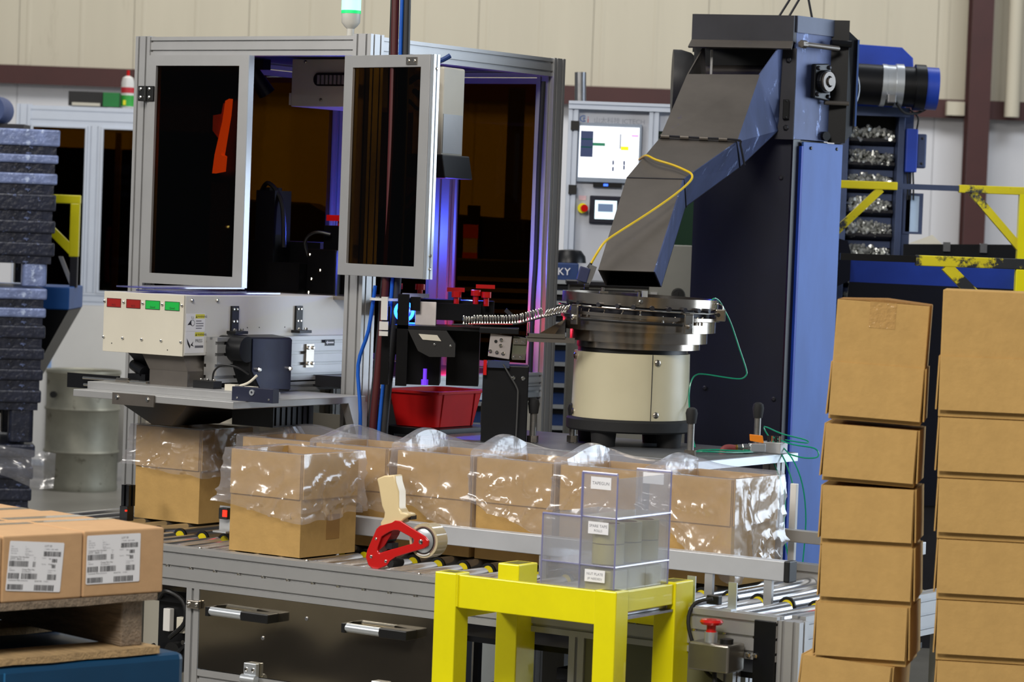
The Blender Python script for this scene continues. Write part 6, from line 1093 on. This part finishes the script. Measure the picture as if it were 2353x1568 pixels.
for r_ in range(3):
    for k in range(3):
        a1 = (3.742, 3.5325, 3.333)[k] - .005 * r_; a0 = a1 - (.2065, .197, .2)[k]; b0 = 5.175 + .215 * r_; b1 = b0 + .212; zt = 1.025 - .004 * r_ - .0015 * k
        t = thing('shipping_carton', lab_names[(r_, k)], 'box', ((a0 + a1) / 2, (b0 + b1) / 2, .885), PF, 'cartons on the wooden pallet')
        part('carton_body', MB(PF).box(a0, a1, b0, b1, .885, zt), CARL, t, bevel=.0035)
        s = b0 + (.195 if r_ == 0 else .085)
        part('top_seam', MB(PF).box(a0 + .006, a1 - .006, s, s + .0016, zt - .0006, zt + .0004), CARDD, t); part('tape_strip', MB(PF).box(a0 + .003, a1 - .003, s - .012, min(s + .024, b1 - .002), zt + .0002, zt + .0006), TAPE, t)
        if r_ == 0 and k == 0: shipping_label(t, 3.542, 1.0155, .137, .1035, 0, PF)
        if r_ == 0 and k == 1: shipping_label(t, 3.352, 1.0135, .134, .1035, math.radians(4.5), PF)
# ================================================================ CARTON STACKS AT RIGHT
FL_ = .122; PIT = .139
def stack_carton(label, grp, X, Y, zf, w_, d_, yaw, roll, top=0.0):
    T = Matrix.Translation((X, Y, zf)) @ Matrix.Rotation(math.radians(yaw), 4, 'Z') @ Matrix.Rotation(math.radians(roll), 4, 'Y')
    t = thing('flat_carton', label, 'box', (X, Y, zf - PIT), ID, grp)
    a, b = w_ / 2, d_ / 2
    part('carton_body', MB(T).box(-a, a, -b, b, -PIT + .001 + (.006 if roll else 0), top), CARD, t, bevel=.002)
    for p, q, nx, ny in (((-a + .002, -b), (a - .002, -b), 0, -1), ((a, -b + .004), (a, b - .004), 1, 0), ((a - .002, b), (-a + .002, b), 0, 1), ((-a, b - .004), (-a, -b + .004), -1, 0)):
        m = MB(T); Q = []
        sp2 = .008 if ny else .004
        for z, k in ((-FL_, sp2), (0, .0004)): Q.append([(p[0] + nx * k, p[1] + ny * k, z), (q[0] + nx * k, q[1] + ny * k, z), (q[0] + nx * (k + .0035), q[1] + ny * (k + .0035), z), (p[0] + nx * (k + .0035), p[1] + ny * (k + .0035), z)])
        m.hexa([Q[0][3], Q[0][2], Q[0][1], Q[0][0], Q[1][3], Q[1][2], Q[1][1], Q[1][0]]); part('flap', m, CARD, t)
    return t
ordn = ['top', 'second', 'third', 'fourth', 'fifth', 'sixth', 'seventh', 'eighth', 'ninth', 'tenth', 'lowest']
for k in range(11):
    zf = 1.440 - .1395 * k; xl = .972 + .0045 * min(k, 5)
    if zf - PIT < -.1: continue
    stack_carton(('Taller top carton' if k == 0 else ordn[min(k, 10)].capitalize() + ' carton from the top') + ' of the right-hand stack, cut by the picture edge', 'cartons in the right-hand stack', xl + .148, 6.7 + .125, zf, .252, .21, -10, 0, .152 if k == 0 else 0)
lx = [.751, .749, .751, .754, .756, .742, .735, .73, .73, .73, .73]; rolls = [2.2, 2.0, 0, 0, 0, 3.6, 3.0, 0, 0, 0, 0]; yaws = [10, 12, 13, 13, 15, 19, 21, 18, 15, 15, 15]
zs = [1.411, 1.268, 1.128, .993, .856, .724, .586, .444, .304, .164, .14]
for k in range(10):
    yw = math.radians(yaws[k]); cx = lx[k] + .107 * math.cos(yw) - .1 * math.sin(yw) + .024; cy = 6.80 + .107 * math.sin(yw) * 0 + .105
    t = stack_carton(('Taller taped top carton' if k == 0 else ordn[k].capitalize() + ' carton from the top') + ' of the leaning left stack', 'cartons in the leaning stack', cx, cy, zs[k], .212, .2, -yaws[k], rolls[k], .145 if k == 0 else 0)
    if k == 0:
        T = Matrix.Translation((cx, cy, zs[0])) @ Matrix.Rotation(-yw, 4, 'Z') @ Matrix.Rotation(math.radians(2.2), 4, 'Y')
        part('tape_strip', MB(T).box(-.03, .03, -.1006, -.1002, .085, .145).box(-.03, .03, -.1, .1, .1452, .1456), mat('glossy_clear_tape', (186, 148, 92), .08, 0, .03, coat=1, bump=.4, bscale=90), t)
        part('raised_flap', MB(T).prism([(-.105, -.1, .1455), (0, -.1, .152), (.105, -.1, .1455)], [(-.105, .1, .1455), (0, .1, .152), (.105, .1, .1455)]), CARDD, t)
    if k == 9: pass
solid('stack_pallet', MB().box(.66, 1.30, 6.68, 7.05, 0, .022), WOOD, 'wooden slip board on the floor under both carton stacks', 'board')
